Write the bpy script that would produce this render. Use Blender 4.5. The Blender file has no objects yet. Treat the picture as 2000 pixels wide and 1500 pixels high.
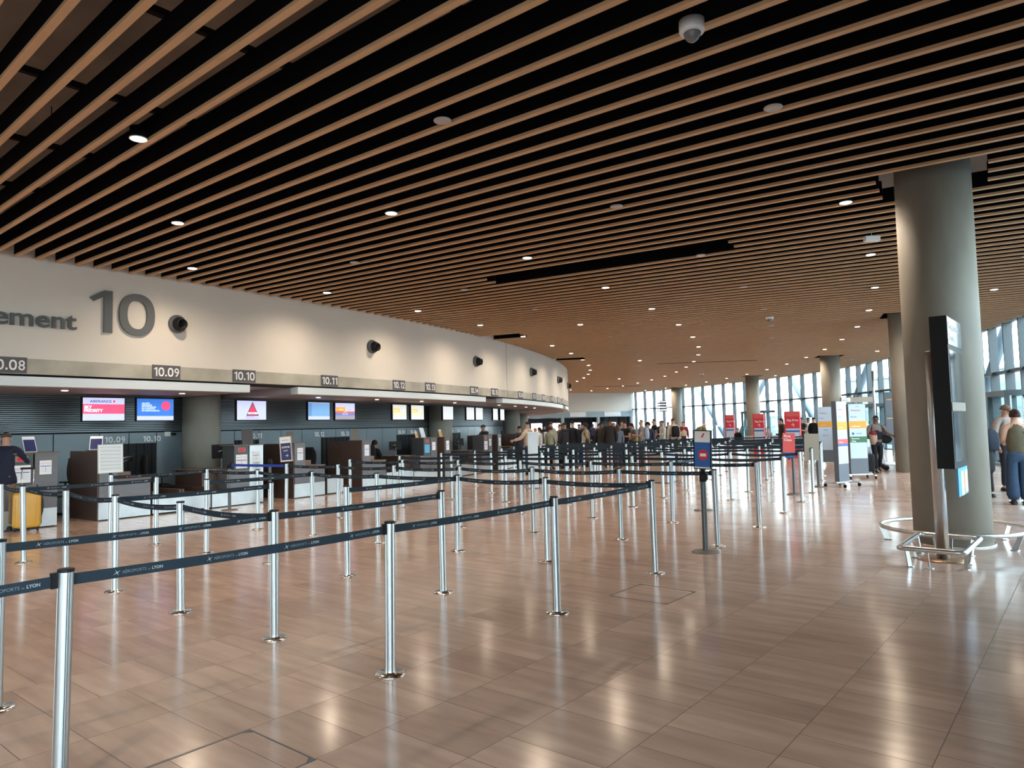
import bpy, bmesh, math, random
from mathutils import Vector, Matrix
random.seed(7)
sc = bpy.context.scene
COL = sc.collection
PI = math.pi
def R(d): return math.radians(d)

# ------------------------------------------------------------ camera
cam_d = bpy.data.cameras.new('camera'); cam = bpy.data.objects.new('camera', cam_d); COL.objects.link(cam)
cam_d.sensor_width = 36; cam_d.lens = 25.207; cam_d.clip_start = 0.05; cam_d.clip_end = 600
pitch, roll = 0.0606, -0.0231
_F = Vector((0, math.cos(pitch), math.sin(pitch))); _U0 = Vector((0, -math.sin(pitch), math.cos(pitch))); _R0 = Vector((1, 0, 0))
_Rv = _R0*math.cos(roll) + _U0*math.sin(roll); _Uv = -_R0*math.sin(roll) + _U0*math.cos(roll)
cam.matrix_world = Matrix(((_Rv.x, _Uv.x, -_F.x, 0), (_Rv.y, _Uv.y, -_F.y, 0), (_Rv.z, _Uv.z, -_F.z, 1.6), (0, 0, 0, 1)))
sc.camera = cam
# ------------------------------------------------------------ colour management
sc.view_settings.view_transform = 'Standard'; sc.view_settings.look = 'None'
sc.view_settings.gamma = 1; sc.view_settings.use_curve_mapping = False
sc.view_settings.exposure = 1.48
# ------------------------------------------------------------ sky
SKY = 5.0
w = bpy.data.worlds.new('sky'); sc.world = w; w.use_nodes = True
nt = w.node_tree; bg = nt.nodes['Background']
tc = nt.nodes.new('ShaderNodeTexCoord'); sx = nt.nodes.new('ShaderNodeSeparateXYZ'); rp = nt.nodes.new('ShaderNodeValToRGB')
nt.links.new(tc.outputs['Generated'], sx.inputs[0]); nt.links.new(sx.outputs['Z'], rp.inputs[0]); nt.links.new(rp.outputs[0], bg.inputs[0])
rp.color_ramp.elements[0].position = 0.0; rp.color_ramp.elements[0].color = (0.96, 0.99, 1, 1)
rp.color_ramp.elements[1].position = 0.8; rp.color_ramp.elements[1].color = (0.62, 0.80, 1, 1)
bg.inputs[1].default_value = SKY
# ------------------------------------------------------------ the building's centre: the hall is a ring around it
CX, CY = -49.86, 45.53
HC = 4.7                      # underside of the slatted ceiling
def P(r, f, z=0.0): return Vector((CX + r*math.cos(R(f)), CY + r*math.sin(R(f)), z))
def facade_r(f): return 70.0 if f < 0 else 70.0 - 0.155*f
PH0, PH1 = -74.4, 22.0
# daylight portals in the plane of the glass wall (they only guide the sky's own light)
for f0 in range(-72, 24, 12):
    ld = bpy.data.lights.new('window_portal', 'AREA'); ld.shape = 'RECTANGLE'; ld.size = 14.5; ld.size_y = 5.2
    ld.cycles.is_portal = True
    lo = bpy.data.objects.new('window_portal', ld); COL.objects.link(lo)
    p = P(facade_r(f0+6)+0.35, f0+6, 2.6); lo.location = p
    d = (P(50, f0+6, 2.6)-p).normalized(); lo.rotation_euler = d.to_track_quat('-Z', 'Z').to_euler()

# ------------------------------------------------------------ materials
def mat(name, col, rough=0.5, metal=0.0, emit=0.0, spec=0.5, noise=None, bump=0.0, nscale=8.0, stretch=None):
    m = bpy.data.materials.new(name); m.use_nodes = True; n = m.node_tree.nodes; l = m.node_tree.links
    b = n['Principled BSDF']
    c4 = (*col, 1)
    b.inputs['Base Color'].default_value = c4; b.inputs['Roughness'].default_value = rough; b.inputs['Metallic'].default_value = metal
    b.inputs['Specular IOR Level'].default_value = spec
    if emit:
        b.inputs['Emission Color'].default_value = c4; b.inputs['Emission Strength'].default_value = emit
    if noise is not None or bump:
        t = n.new('ShaderNodeTexCoord'); mp = n.new('ShaderNodeMapping'); nz = n.new('ShaderNodeTexNoise')
        l.new(t.outputs['Object'], mp.inputs[0]); l.new(mp.outputs[0], nz.inputs['Vector'])
        if stretch: mp.inputs['Scale'].default_value = stretch
        nz.inputs['Scale'].default_value = nscale; nz.inputs['Detail'].default_value = 6
        if noise is not None:
            r = n.new('ShaderNodeValToRGB'); l.new(nz.outputs[0], r.inputs[0]); l.new(r.outputs[0], b.inputs['Base Color'])
            r.color_ramp.elements[0].position = 0.35; r.color_ramp.elements[1].position = 0.65
            r.color_ramp.elements[0].color = (*noise, 1); r.color_ramp.elements[1].color = c4
        if bump:
            bp = n.new('ShaderNodeBump'); bp.inputs['Strength'].default_value = bump; bp.inputs['Distance'].default_value = 0.01
            l.new(nz.outputs[0], bp.inputs['Height']); l.new(bp.outputs[0], b.inputs['Normal'])
    return m
M = {}
M['white_wall'] = mat('white_plaster', (0.71, 0.66, 0.585), 0.7, noise=(0.69, 0.64, 0.565), nscale=1.5)
M['concrete'] = mat('concrete', (0.33, 0.31, 0.265), 0.7, noise=(0.25, 0.235, 0.20), nscale=1.6, bump=0.15, stretch=(1, 1, 0.45))
M['beam_conc'] = mat('beam_concrete', (0.48, 0.46, 0.39), 0.8, noise=(0.35, 0.33, 0.27), nscale=1.8, bump=0.2)
M['slab'] = mat('dark_slab_concrete', (0.34, 0.28, 0.235), 0.9, noise=(0.22, 0.19, 0.165), nscale=0.9)
M['wood'] = mat('ceiling_wood', (0.66, 0.41, 0.225), 0.5, noise=(0.59, 0.36, 0.195), nscale=3, stretch=(1, 1, 6))
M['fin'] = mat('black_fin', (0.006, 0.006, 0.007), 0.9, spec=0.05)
M['rail'] = mat('black_rail', (0.006, 0.006, 0.007), 0.7, spec=0.2)
M['steel'] = mat('brushed_steel', (0.62, 0.64, 0.66), 0.32, 1.0, noise=(0.56, 0.58, 0.6), nscale=30, stretch=(1, 1, 0.03))
M['post'] = mat('anodised_aluminium', (0.50, 0.53, 0.545), 0.33, 0.9, noise=(0.46, 0.49, 0.505), nscale=12, stretch=(1, 1, 0.1))
M['chrome'] = mat('polished_steel', (0.74, 0.71, 0.67), 0.18, 1.0)
M['darkpost'] = mat('dark_grey_steel', (0.12, 0.13, 0.135), 0.4, 0.6)
M['black'] = mat('black_plastic', (0.010, 0.010, 0.012), 0.5, spec=0.25)
M['blackfab'] = mat('black_fabric', (0.012, 0.012, 0.014), 0.9)
M['navy'] = mat('navy_webbing', (0.022, 0.035, 0.049), 0.75, spec=0.2, noise=(0.018, 0.030, 0.043), nscale=200)
M['blue_belt'] = mat('blue_webbing', (0.02, 0.06, 0.42), 0.7)
M['white'] = mat('white_paint', (0.8, 0.8, 0.8), 0.5)
M['paper'] = mat('paper', (0.80, 0.82, 0.88), 0.6)
M['grey_text'] = mat('grey_print', (0.42, 0.46, 0.5), 0.6)
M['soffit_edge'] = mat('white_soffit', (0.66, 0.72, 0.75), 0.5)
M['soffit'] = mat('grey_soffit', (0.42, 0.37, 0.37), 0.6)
M['panel'] = mat('blue_grey_panel', (0.20, 0.25, 0.285), 0.28, noise=(0.185, 0.235, 0.27), nscale=1.2)
M['louvre'] = mat('grey_louvre', (0.28, 0.32, 0.34), 0.35, 0.4)
M['dark_back'] = mat('dark_backing', (0.01, 0.012, 0.014), 0.8)
M['desk_grey'] = mat('desk_grey_metal', (0.155, 0.15, 0.158), 0.35, 0.5, noise=(0.135, 0.13, 0.138), nscale=2.5, stretch=(1, 1, 3))
M['desk_dark'] = mat('desk_dark_metal', (0.07, 0.08, 0.085), 0.4, 0.3)
M['kick'] = mat('kick_steel', (0.58, 0.62, 0.64), 0.33, 0.7, noise=(0.5, 0.54, 0.56), nscale=3)
M['brown'] = mat('dark_brown_laminate', (0.075, 0.048, 0.038), 0.4, noise=(0.065, 0.041, 0.032), nscale=2)
M['brown_lt'] = mat('brown_laminate', (0.16, 0.095, 0.065), 0.4)
M['belt_rubber'] = mat('conveyor_rubber', (0.17, 0.10, 0.065), 0.5, noise=(0.14, 0.08, 0.05), nscale=5)
M['sign_grey'] = mat('sign_grey', (0.105, 0.095, 0.10), 0.6)
M['letter'] = mat('lettering_grey', (0.10, 0.11, 0.115), 0.5)
M['white_print'] = mat('white_print', (0.86, 0.87, 0.88), 0.6)
M['belt_print'] = mat('belt_print', (0.62, 0.66, 0.70), 0.7)
M['belt_print_thin'] = mat('belt_print_thin', (0.33, 0.38, 0.42), 0.7)
M['mullion'] = mat('dark_mullion', (0.055, 0.065, 0.072), 0.4, 0.3)
M['lampglow'] = mat('lamp_glow', (1.0, 0.86, 0.66), 0.5, emit=9)
M['lampoff'] = mat('lamp_diffuser_off', (0.5, 0.47, 0.46), 0.4)
M['red'] = mat('red_print', (0.62, 0.03, 0.05), 0.5)
M['pink'] = mat('coral_print', (0.66, 0.10, 0.10), 0.5)
M['orange'] = mat('amber_print', (0.80, 0.36, 0.04), 0.5)
M['green'] = mat('green_print', (0.04, 0.16, 0.07), 0.5)
M['blue'] = mat('blue_print', (0.02, 0.12, 0.38), 0.5)
M['navy_print'] = mat('navy_print', (0.015, 0.025, 0.12), 0.5)
M['totem'] = mat('totem_pale_blue', (0.50, 0.62, 0.76), 0.45)
M['totem_grey'] = mat('totem_slate', (0.12, 0.14, 0.17), 0.5)
M['taupe'] = mat('taupe_board', (0.27, 0.235, 0.19), 0.6)
M['cyan'] = mat('sky_blue_print', (0.10, 0.40, 0.70), 0.5)
M['yellow'] = mat('mustard_shell', (0.62, 0.33, 0.035), 0.35)
M['led'] = mat('red_display', (0.35, 0.005, 0.015), 0.4, emit=0.25)
M['asphalt'] = mat('pale_asphalt', (0.15, 0.155, 0.16), 0.9, noise=(0.12, 0.125, 0.13), nscale=0.5)
M['facade_far'] = mat('pale_building', (0.22, 0.225, 0.22), 0.9, noise=(0.18, 0.185, 0.19), nscale=0.3)
M['car1'] = mat('car_silver_blue', (0.07, 0.15, 0.20), 0.25, 0.3)
M['car2'] = mat('car_dark', (0.02, 0.05, 0.07), 0.25, 0.3)
M['car3'] = mat('car_white', (0.25, 0.30, 0.32), 0.25)
M['carglass'] = mat('car_glass', (0.01, 0.02, 0.03), 0.2)
M['wave'] = mat('wavy_white_poster', (0.74, 0.78, 0.81), 0.5)
def wave_mat():
    m = M['wave']; n = m.node_tree.nodes; l = m.node_tree.links
    t = n.new('ShaderNodeTexCoord'); wv = n.new('ShaderNodeTexWave'); r = n.new('ShaderNodeValToRGB')
    wv.bands_direction = 'Z'; wv.inputs['Scale'].default_value = 5.5; wv.inputs['Distortion'].default_value = 3; wv.inputs['Detail'].default_value = 1
    wv.inputs['Detail Scale'].default_value = 0.6
    l.new(t.outputs['Object'], wv.inputs[0]); l.new(wv.outputs[0], r.inputs[0]); l.new(r.outputs[0], n['Principled BSDF'].inputs['Base Color'])
    r.color_ramp.elements[0].color = (0.50, 0.56, 0.60, 1); r.color_ramp.elements[1].color = (0.64, 0.69, 0.72, 1)
    r.color_ramp.elements[0].position = 0.1; r.color_ramp.elements[1].position = 0.35
wave_mat()
# glass
def glass_mat(name, tint, refl):
    m = bpy.data.materials.new(name); m.use_nodes = True; n = m.node_tree.nodes; l = m.node_tree.links
    n.remove(n['Principled BSDF']); o = n['Material Output']
    tr = n.new('ShaderNodeBsdfTransparent'); tr.inputs[0].default_value = (*tint, 1)
    gl = n.new('ShaderNodeBsdfGlossy'); gl.inputs['Roughness'].default_value = 0.02
    mx = n.new('ShaderNodeMixShader'); mx.inputs[0].default_value = refl
    l.new(tr.outputs[0], mx.inputs[1]); l.new(gl.outputs[0], mx.inputs[2]); l.new(mx.outputs[0], o.inputs[0]); return m
M['glass'] = glass_mat('window_glass', (0.86, 0.94, 0.95), 0.05)
# floor tiles: 0.6 m strips that bend with the ring every 12 degrees, joints staggered in each strip
def floor_mat():
    m = bpy.data.materials.new('floor_tiles'); m.use_nodes = True; n = m.node_tree.nodes; l = m.node_tree.links; b = n['Principled BSDF']
    def mth(op, a, c=None, d=None):
        x = n.new('ShaderNodeMath'); x.operation = op
        for i, v in enumerate((a, c, d)):
            if v is None: continue
            if isinstance(v, (int, float)): x.inputs[i].default_value = v
            else: l.new(v, x.inputs[i])
        return x.outputs[0]
    g = n.new('ShaderNodeNewGeometry'); s = n.new('ShaderNodeSeparateXYZ'); l.new(g.outputs['Position'], s.inputs[0])
    X = mth('SUBTRACT', s.outputs[0], CX); Y = mth('SUBTRACT', s.outputs[1], CY)
    ang = mth('MULTIPLY', mth('ARCTAN2', Y, X), 180/PI)
    k = mth('FLOOR', mth('DIVIDE', mth('ADD', ang, 33.15), 12.0))
    mid = mth('MULTIPLY', mth('SUBTRACT', mth('MULTIPLY', mth('ADD', k, 0.5), 12.0), 33.15), PI/180)
    co = mth('COSINE', mid); si = mth('SINE', mid)
    u = mth('ADD', mth('MULTIPLY', X, co), mth('MULTIPLY', Y, si))
    wt = mth('SUBTRACT', mth('MULTIPLY', Y, co), mth('MULTIPLY', X, si))
    us = mth('DIVIDE', mth('SUBTRACT', u, 66.733), 0.597)
    row = mth('FLOOR', us); fu = mth('SUBTRACT', us, row)
    du = mth('MULTIPLY', mth('MINIMUM', fu, mth('SUBTRACT', 1.0, fu)), 0.597)
    wn = n.new('ShaderNodeTexWhiteNoise'); wn.noise_dimensions = '2D'
    cb = n.new('ShaderNodeCombineXYZ'); l.new(row, cb.inputs[0]); l.new(k, cb.inputs[1]); l.new(cb.outputs[0], wn.inputs['Vector'])
    off = mth('MULTIPLY', mth('FLOOR', mth('MULTIPLY', wn.outputs[0], 12)), 0.15)
    per = 2.25
    ws = mth('DIVIDE', mth('ADD', wt, off), per); pc = mth('FLOOR', ws); mm = mth('MULTIPLY', mth('SUBTRACT', ws, pc), per)
    dmin = mth('MINIMUM', mm, mth('SUBTRACT', per, mm)); idx = mth('MULTIPLY', pc, 6)
    for j in (0.45, 0.75, 1.20, 1.50, 1.80):
        dmin = mth('MINIMUM', dmin, mth('ABSOLUTE', mth('SUBTRACT', mm, j)))
        idx = mth('ADD', idx, mth('GREATER_THAN', mm, j))
    d = mth('MINIMUM', du, dmin)
    joint = mth('LESS_THAN', d, 0.0021)
    w2 = n.new('ShaderNodeTexWhiteNoise'); w2.noise_dimensions = '3D'
    c2 = n.new('ShaderNodeCombineXYZ'); l.new(row, c2.inputs[0]); l.new(idx, c2.inputs[1]); l.new(k, c2.inputs[2]); l.new(c2.outputs[0], w2.inputs['Vector'])
    # veins running along each tile (radially)
    c3 = n.new('ShaderNodeCombineXYZ'); l.new(mth('MULTIPLY', u, 1.2), c3.inputs[0]); l.new(mth('MULTIPLY', wt, 7), c3.inputs[1]); l.new(mth('MULTIPLY', w2.outputs[0], 30), c3.inputs[2])
    nz = n.new('ShaderNodeTexNoise'); nz.inputs['Scale'].default_value = 1.3; nz.inputs['Detail'].default_value = 5; l.new(c3.outputs[0], nz.inputs['Vector'])
    r = n.new('ShaderNodeValToRGB'); l.new(nz.outputs[0], r.inputs[0])
    r.color_ramp.elements[0].position = 0.32; r.color_ramp.elements[0].color = (0.44, 0.30, 0.24, 1)
    r.color_ramp.elements[1].position = 0.68; r.color_ramp.elements[1].color = (0.56, 0.395, 0.315, 1)
    hv = n.new('ShaderNodeHueSaturation'); l.new(r.outputs[0], hv.inputs['Color']); l.new(mth('ADD', 0.92, mth('MULTIPLY', w2.outputs[0], 0.15)), hv.inputs['Value'])
    mx = n.new('ShaderNodeMix'); mx.data_type = 'RGBA'; l.new(joint, mx.inputs[0]); l.new(hv.outputs[0], mx.inputs[6]); mx.inputs[7].default_value = (0.10, 0.06, 0.045, 1)
    l.new(mx.outputs[2], b.inputs['Base Color'])
    # tiles differ a little in gloss and tilt
    l.new(mth('ADD', mth('ADD', 0.145, mth('MULTIPLY', w2.outputs[0], 0.03)), mth('MULTIPLY', joint, 0.4)), b.inputs['Roughness'])
    b.inputs['Specular IOR Level'].default_value = 0.5
    vm = n.new('ShaderNodeVectorMath'); vm.operation = 'SUBTRACT'; l.new(w2.outputs['Color'], vm.inputs[0]); vm.inputs[1].default_value = (0.5, 0.5, 0.5)
    vs = n.new('ShaderNodeVectorMath'); vs.operation = 'SCALE'; l.new(vm.outputs[0], vs.inputs[0]); vs.inputs['Scale'].default_value = 0.0010
    va = n.new('ShaderNodeVectorMath'); va.operation = 'ADD'; l.new(g.outputs['Normal'], va.inputs[0]); l.new(vs.outputs[0], va.inputs[1])
    vn = n.new('ShaderNodeVectorMath'); vn.operation = 'NORMALIZE'; l.new(va.outputs[0], vn.inputs[0]); l.new(vn.outputs[0], b.inputs['Normal'])
    return m
M['floor'] = floor_mat()
_cm = {}
def cm(col, rough=0.8):
    key = (col, rough)
    if key not in _cm: _cm[key] = mat('cloth', col, rough, spec=0.2, noise=tuple(c*0.85 for c in col), nscale=14)
    return _cm[key]
_em = {}
def em(col, s=1.0):
    key = (col, s)
    if key not in _em: _em[key] = mat('lit_screen', col, 0.4, emit=s)
    return _em[key]

# ------------------------------------------------------------ mesh helper
class MB:
    def __init__(s): s.v = []; s.f = []; s.mi = []; s.sm = []; s.m = 0
    def face(s, idx, smooth=False): s.f.append(idx); s.mi.append(s.m); s.sm.append(smooth)
    def quad(s, a, b, c, d):
        i = len(s.v); s.v += [Vector(a), Vector(b), Vector(c), Vector(d)]; s.face((i, i+1, i+2, i+3))
    def hexa(s, b4, t4):
        i = len(s.v); s.v += [Vector(p) for p in b4] + [Vector(p) for p in t4]
        s.face((i+3, i+2, i+1, i)); s.face((i+4, i+5, i+6, i+7))
        for k in range(4):
            j = (k+1) % 4; s.face((i+k, i+j, i+4+j, i+4+k))
    def box(s, x0, x1, y0, y1, z0, z1, T=None):
        b = [(x0, y0, z0), (x1, y0, z0), (x1, y1, z0), (x0, y1, z0)]; t = [(x, y, z1) for x, y, _ in b]
        if T is not None: b = [T @ Vector(p) for p in b]; t = [T @ Vector(p) for p in t]
        s.hexa(b, t)
    def prism(s, pts, z0, z1):
        n = len(pts); i = len(s.v)
        s.v += [Vector((p[0], p[1], z0)) for p in pts] + [Vector((p[0], p[1], z1)) for p in pts]
        s.face(tuple(range(i+n-1, i-1, -1))); s.face(tuple(range(i+n, i+2*n)))
        for k in range(n):
            j = (k+1) % n; s.face((i+k, i+j, i+n+j, i+n+k))
    def arc(s, r0, r1, f0, f1, z0, z1, step=1.0):
        # solid ring sector
        n = max(1, int(math.ceil(abs(f1-f0)/step))); i = len(s.v)
        for k in range(n+1):
            f = f0+(f1-f0)*k/n
            ra = r0(f) if callable(r0) else r0; rb = r1(f) if callable(r1) else r1
            s.v += [P(ra, f, z0), P(rb, f, z0), P(rb, f, z1), P(ra, f, z1)]
        for k in range(n):
            a = i+4*k; c = a+4
            for q in range(4):
                r_ = (q+1) % 4; s.face((a+q, a+r_, c+r_, c+q))
        s.face((i+3, i+2, i+1, i)); s.face((i+4*n, i+4*n+1, i+4*n+2, i+4*n+3))
    def rings(s, rings, closed=True, cap=True, smooth=True):
        n = len(rings[0]); i = len(s.v)
        for r_ in rings: s.v += [Vector(p) for p in r_]
        for k in range(len(rings)-1):
            for j in range(n):
                j2 = (j+1) % n
                s.face((i+k*n+j, i+k*n+j2, i+(k+1)*n+j2, i+(k+1)*n+j), smooth)
        if cap:
            s.face(tuple(range(i+n-1, i-1, -1))); e = i+(len(rings)-1)*n; s.face(tuple(range(e, e+n)))
    def lathe(s, prof, n=20, T=None, cap=True, smooth=True):
        rs = []
        for r_, z in prof:
            ring = [Vector((r_*math.cos(2*PI*k/n), r_*math.sin(2*PI*k/n), z)) for k in range(n)]
            if T is not None: ring = [T @ p for p in ring]
            rs.append(ring)
        s.rings(rs, cap=cap, smooth=smooth)
    def tube(s, path, r, n=8, closed=False, cap=True):
        path = [Vector(p) for p in path]; m = len(path); rs = []; up = None
        rr = r if isinstance(r, (list, tuple)) else [r]*m
        for k in range(m):
            a = path[(k-1) % m] if (closed or k > 0) else path[k]; b = path[(k+1) % m] if (closed or k < m-1) else path[k]
            t = (b-a).normalized()
            if up is None: up = Vector((0, 0, 1)) if abs(t.z) < 0.9 else Vector((1, 0, 0))
            x = t.cross(up).normalized(); up = x.cross(t).normalized()
            rs.append([path[k] + (x*math.cos(2*PI*j/n) + up*math.sin(2*PI*j/n))*rr[k] for j in range(n)])
        if closed: rs.append(rs[0]); cap = False
        s.rings(rs, cap=cap)
    def ell(s, c, rx, ry, rz, n=14, m=9, T=None, z0=-1.0, z1=1.0):
        rs = []
        a0 = math.asin(max(-1, z0)); a1 = math.asin(min(1, z1))
        for k in range(m+1):
            a = a0+(a1-a0)*k/m; cr = max(math.cos(a), 0.02); zz = math.sin(a)
            ring = [Vector((rx*cr*math.cos(2*PI*j/n), ry*cr*math.sin(2*PI*j/n), rz*zz)) + Vector(c) for j in range(n)]
            if T is not None: ring = [T @ p for p in ring]
            rs.append(ring)
        s.rings(rs)
    def add_mesh(s, me, fn=lambda p: p):
        i = len(s.v); s.v += [fn(v.co.copy()) for v in me.vertices]
        for p in me.polygons: s.face(tuple(i+q for q in p.vertices), p.use_smooth)
    def build(s, name, mats, parent=None, label=None, cat=None, group=None, kind=None, recalc=False):
        me = bpy.data.meshes.new(name)
        o0 = parent_origin(parent)
        me.from_pydata([tuple(v-o0) for v in s.v], [], s.f)
        if not isinstance(mats, (list, tuple)): mats = [mats]
        for m_ in mats: me.materials.append(M[m_] if isinstance(m_, str) else m_)
        me.polygons.foreach_set('material_index', s.mi); me.polygons.foreach_set('use_smooth', s.sm)
        if recalc:
            bm = bmesh.new(); bm.from_mesh(me); bmesh.ops.recalc_face_normals(bm, faces=bm.faces); bm.to_mesh(me); bm.free()
        me.update()
        o = bpy.data.objects.new(name, me); COL.objects.link(o)
        if parent is not None: o.parent = parent
        tag(o, label, cat, group, kind)
        return o
_orig = {}
def parent_origin(p):
    t = Vector((0, 0, 0))
    while p is not None:
        t = t + Vector(p.location); p = p.parent
    return t
def tag(o, label=None, cat=None, group=None, kind=None):
    if label: o['label'] = label
    if cat: o['category'] = cat
    if group: o['group'] = group
    if kind: o['kind'] = kind
def thing(name, label, cat, loc=(0, 0, 0), group=None, kind=None):
    o = bpy.data.objects.new(name, None); COL.objects.link(o); o.location = loc; o.empty_display_size = 0.1
    tag(o, label, cat, group, kind); return o
def dup(root, loc, rotz=0.0, label=None, group=None, tilt=None):
    def cp(o, par):
        c = o.copy(); COL.objects.link(c)
        if par is not None: c.parent = par
        for ch in o.children: cp(ch, c)
        return c
    r_ = cp(root, None); r_.location = loc
    if tilt is None: r_.rotation_euler = (0, 0, rotz)
    else: r_.rotation_euler = (tilt[0], tilt[1], rotz)
    if label: r_['label'] = label
    if group: r_['group'] = group
    return r_
_txt = {}
def text_me(s, size, extrude=0.0, bold=0.0, align='LEFT', sx=1.0):
    key = (s, size, extrude, bold, align, sx)
    if key in _txt: return _txt[key]
    c = bpy.data.curves.new('t', 'FONT'); c.body = s; c.size = size; c.extrude = extrude; c.offset = bold; c.align_x = align; c.resolution_u = 3
    o = bpy.data.objects.new('t', c); COL.objects.link(o)
    bpy.context.view_layer.update()
    me = bpy.data.meshes.new_from_object(o.evaluated_get(bpy.context.evaluated_depsgraph_get()))
    bpy.data.objects.remove(o); bpy.data.curves.remove(c)
    for v in me.vertices: v.co.x *= sx
    _txt[key] = me; return me
def num_me(s, size, extrude=0.0, bold=0.0):
    # figures set one by one; the figure one gets its flag
    key = ('num', s, size, extrude, bold)
    if key in _txt: return _txt[key]
    vs = []; fs = []; x = 0.0; st = size*0.115+2*bold; ch = size*0.70; gap = size*0.095
    def pr(pts):
        n = len(pts); i = len(vs)
        for z in (-extrude, extrude): vs.extend([(a, c, z) for a, c in pts])
        fs.append(tuple(range(i+n-1, i-1, -1))); fs.append(tuple(range(i+n, i+2*n)))
        for k in range(n): j = (k+1) % n; fs.append((i+k, i+j, i+n+j, i+n+k))
    for c in s:
        if c == '1':
            fl = size*0.19; pr([(x+fl, 0), (x+fl+st, 0), (x+fl+st, ch), (x+fl, ch)]); pr([(x, ch*0.80), (x+st*0.5, ch*0.72), (x+fl, ch*0.86), (x+fl, ch)]); x += fl+st+gap
        elif c == '.': pr([(x, 0), (x+st*1.15, 0), (x+st*1.15, st*1.15), (x, st*1.15)]); x += st*1.15+gap*0.9
        elif c == '0':
            N = 40; i = len(vs); w2 = size*0.26; h2 = ch/2*1.03
            for z in (-extrude, extrude):
                for q in (0, st):
                    for k in range(N):
                        a = 2*PI*k/N; e = 0.86; ca = math.cos(a); sa = math.sin(a)
                        vs.append((x+w2+(w2-q)*math.copysign(abs(ca)**e, ca), ch/2+(h2-q)*math.copysign(abs(sa)**e, sa), z))
            for k in range(N):
                j = (k+1) % N
                fs.append((i+2*N+k, i+2*N+j, i+3*N+j, i+3*N+k)); fs.append((i+k, i+N+k, i+N+j, i+j)); fs.append((i+k, i+j, i+2*N+j, i+2*N+k)); fs.append((i+N+j, i+N+k, i+3*N+k, i+3*N+j))
            x += 2*w2+gap
        else:
            me = text_me(c, size, extrude, bold); mn = min(v.co.x for v in me.vertices); mxx = max(v.co.x for v in me.vertices); i = len(vs)
            vs.extend([(v.co.x-mn+x, v.co.y, v.co.z) for v in me.vertices]); fs.extend([tuple(i+q for q in p.vertices) for p in me.polygons]); x += mxx-mn+gap
    me = bpy.data.meshes.new('figures'); me.from_pydata(vs, [], fs); _txt[key] = me; return me
def frame(o, xd, n):
    # matrix: local x -> xd, local y -> up, local z -> n (towards the viewer)
    xd = Vector(xd).normalized(); n = Vector(n).normalized(); y = n.cross(xd).normalized()
    return Matrix(((xd.x, y.x, n.x, o[0]), (xd.y, y.y, n.y, o[1]), (xd.z, y.z, n.z, o[2]), (0, 0, 0, 1)))
ORD = ['first', 'second', 'third', 'fourth', 'fifth', 'sixth', 'seventh', 'eighth', 'ninth', 'tenth', 'eleventh', 'twelfth', 'thirteenth', 'fourteenth', 'fifteenth', 'sixteenth', 'seventeenth', 'eighteenth', 'nineteenth', 'twentieth']
def ordn(i):
    if i < 20: return ORD[i]
    t = ['twenty', 'thirty', 'forty', 'fifty', 'sixty', 'seventy'][(i+1)//10-2]; u = (i+1) % 10
    return (t[:-1]+'ieth') if u == 0 else t+'-'+ORD[u-1]

# ============================================================ SETTING
b = MB(); b.arc(40, facade_r, PH0, 30, -0.2, 0.0, 1.0); b.build('floor', 'floor', kind='structure')
b = MB(); b.arc(lambda f: facade_r(f)+0.02, 190, PH0-20, 60, -0.25, -0.04, 4.0); b.build('ground_outside', 'asphalt', kind='structure')
b = MB(); b.arc(40, lambda f: facade_r(f)+0.6, PH0, 30, 5.45, 5.8, 1.0)
ceil = b.build('ceiling', 'slab', kind='structure')
# columns of the outer and inner ring
OUT_COL = [-69.1, -57.1, -45.1, -33.15, -21.25, -9.25, 2.7, 14.6]
IN_COL = [-57.3, -45.3, -33.35, -21.0, -9.3, 2.7, 14.6]
# slatted ceiling: battens run to the centre, 0.338 degrees apart; some are cut out
GAPS = [(-32.05, -31.2, 58.1, 63.15), (-23.7, -22.5, 53.2, 54.65), (-13.6, -12.6, 53.2, 54.7), (-8.8, -8.2, 58.0, 63.0), (11.2, 12.0, 57.5, 61.6), (-44, -43.2, 58.1, 63.15)]
wood = MB(); fin = MB()
f = -38.24 - 0.338*105
slats = []
while f < 21.9:
    segs = [(53.27, facade_r(f)-0.12)]
    cuts = [(a, b_) for (p0, p1, a, b_) in GAPS if p0 < f < p1]
    for cphi in OUT_COL:
        dt = abs(R(f-cphi))*66.2
        if dt < 0.56: cuts.append((66.25-0.62, 66.25+0.62))
    for a, c in cuts:
        ns = []
        for s0, s1 in segs:
            if c <= s0 or a >= s1: ns.append((s0, s1)); continue
            if a > s0: ns.append((s0, a))
            if c < s1: ns.append((c, s1))
        segs = ns
    er = Vector((math.cos(R(f)), math.sin(R(f)), 0)); et = Vector((-er.y, er.x, 0)); O = Vector((CX, CY, 0))
    for s0, s1 in segs:
        for mb_, hw, z0, z1 in ((wood, 0.031, HC, HC+0.034), (fin, 0.029, HC+0.034, HC+0.25)):
            a, c = O+er*s0, O+er*s1
            b4 = [a-et*hw, c-et*hw, c+et*hw, a+et*hw]
            mb_.hexa([p+Vector((0, 0, z0)) for p in b4], [p+Vector((0, 0, z1)) for p in b4])
    f += 0.338
wood.build('wood_batten', 'wood', parent=ceil); fin.build('black_fin', 'fin', parent=ceil)
b = MB()
for r_ in (54.6, 56.4, 58.2, 60.0, 61.8, 63.6, 65.4, 67.2, 69.0): b.arc(r_-0.03, r_+0.03, PH0, 21.9, HC+0.25, HC+0.31, 2.0)
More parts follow.
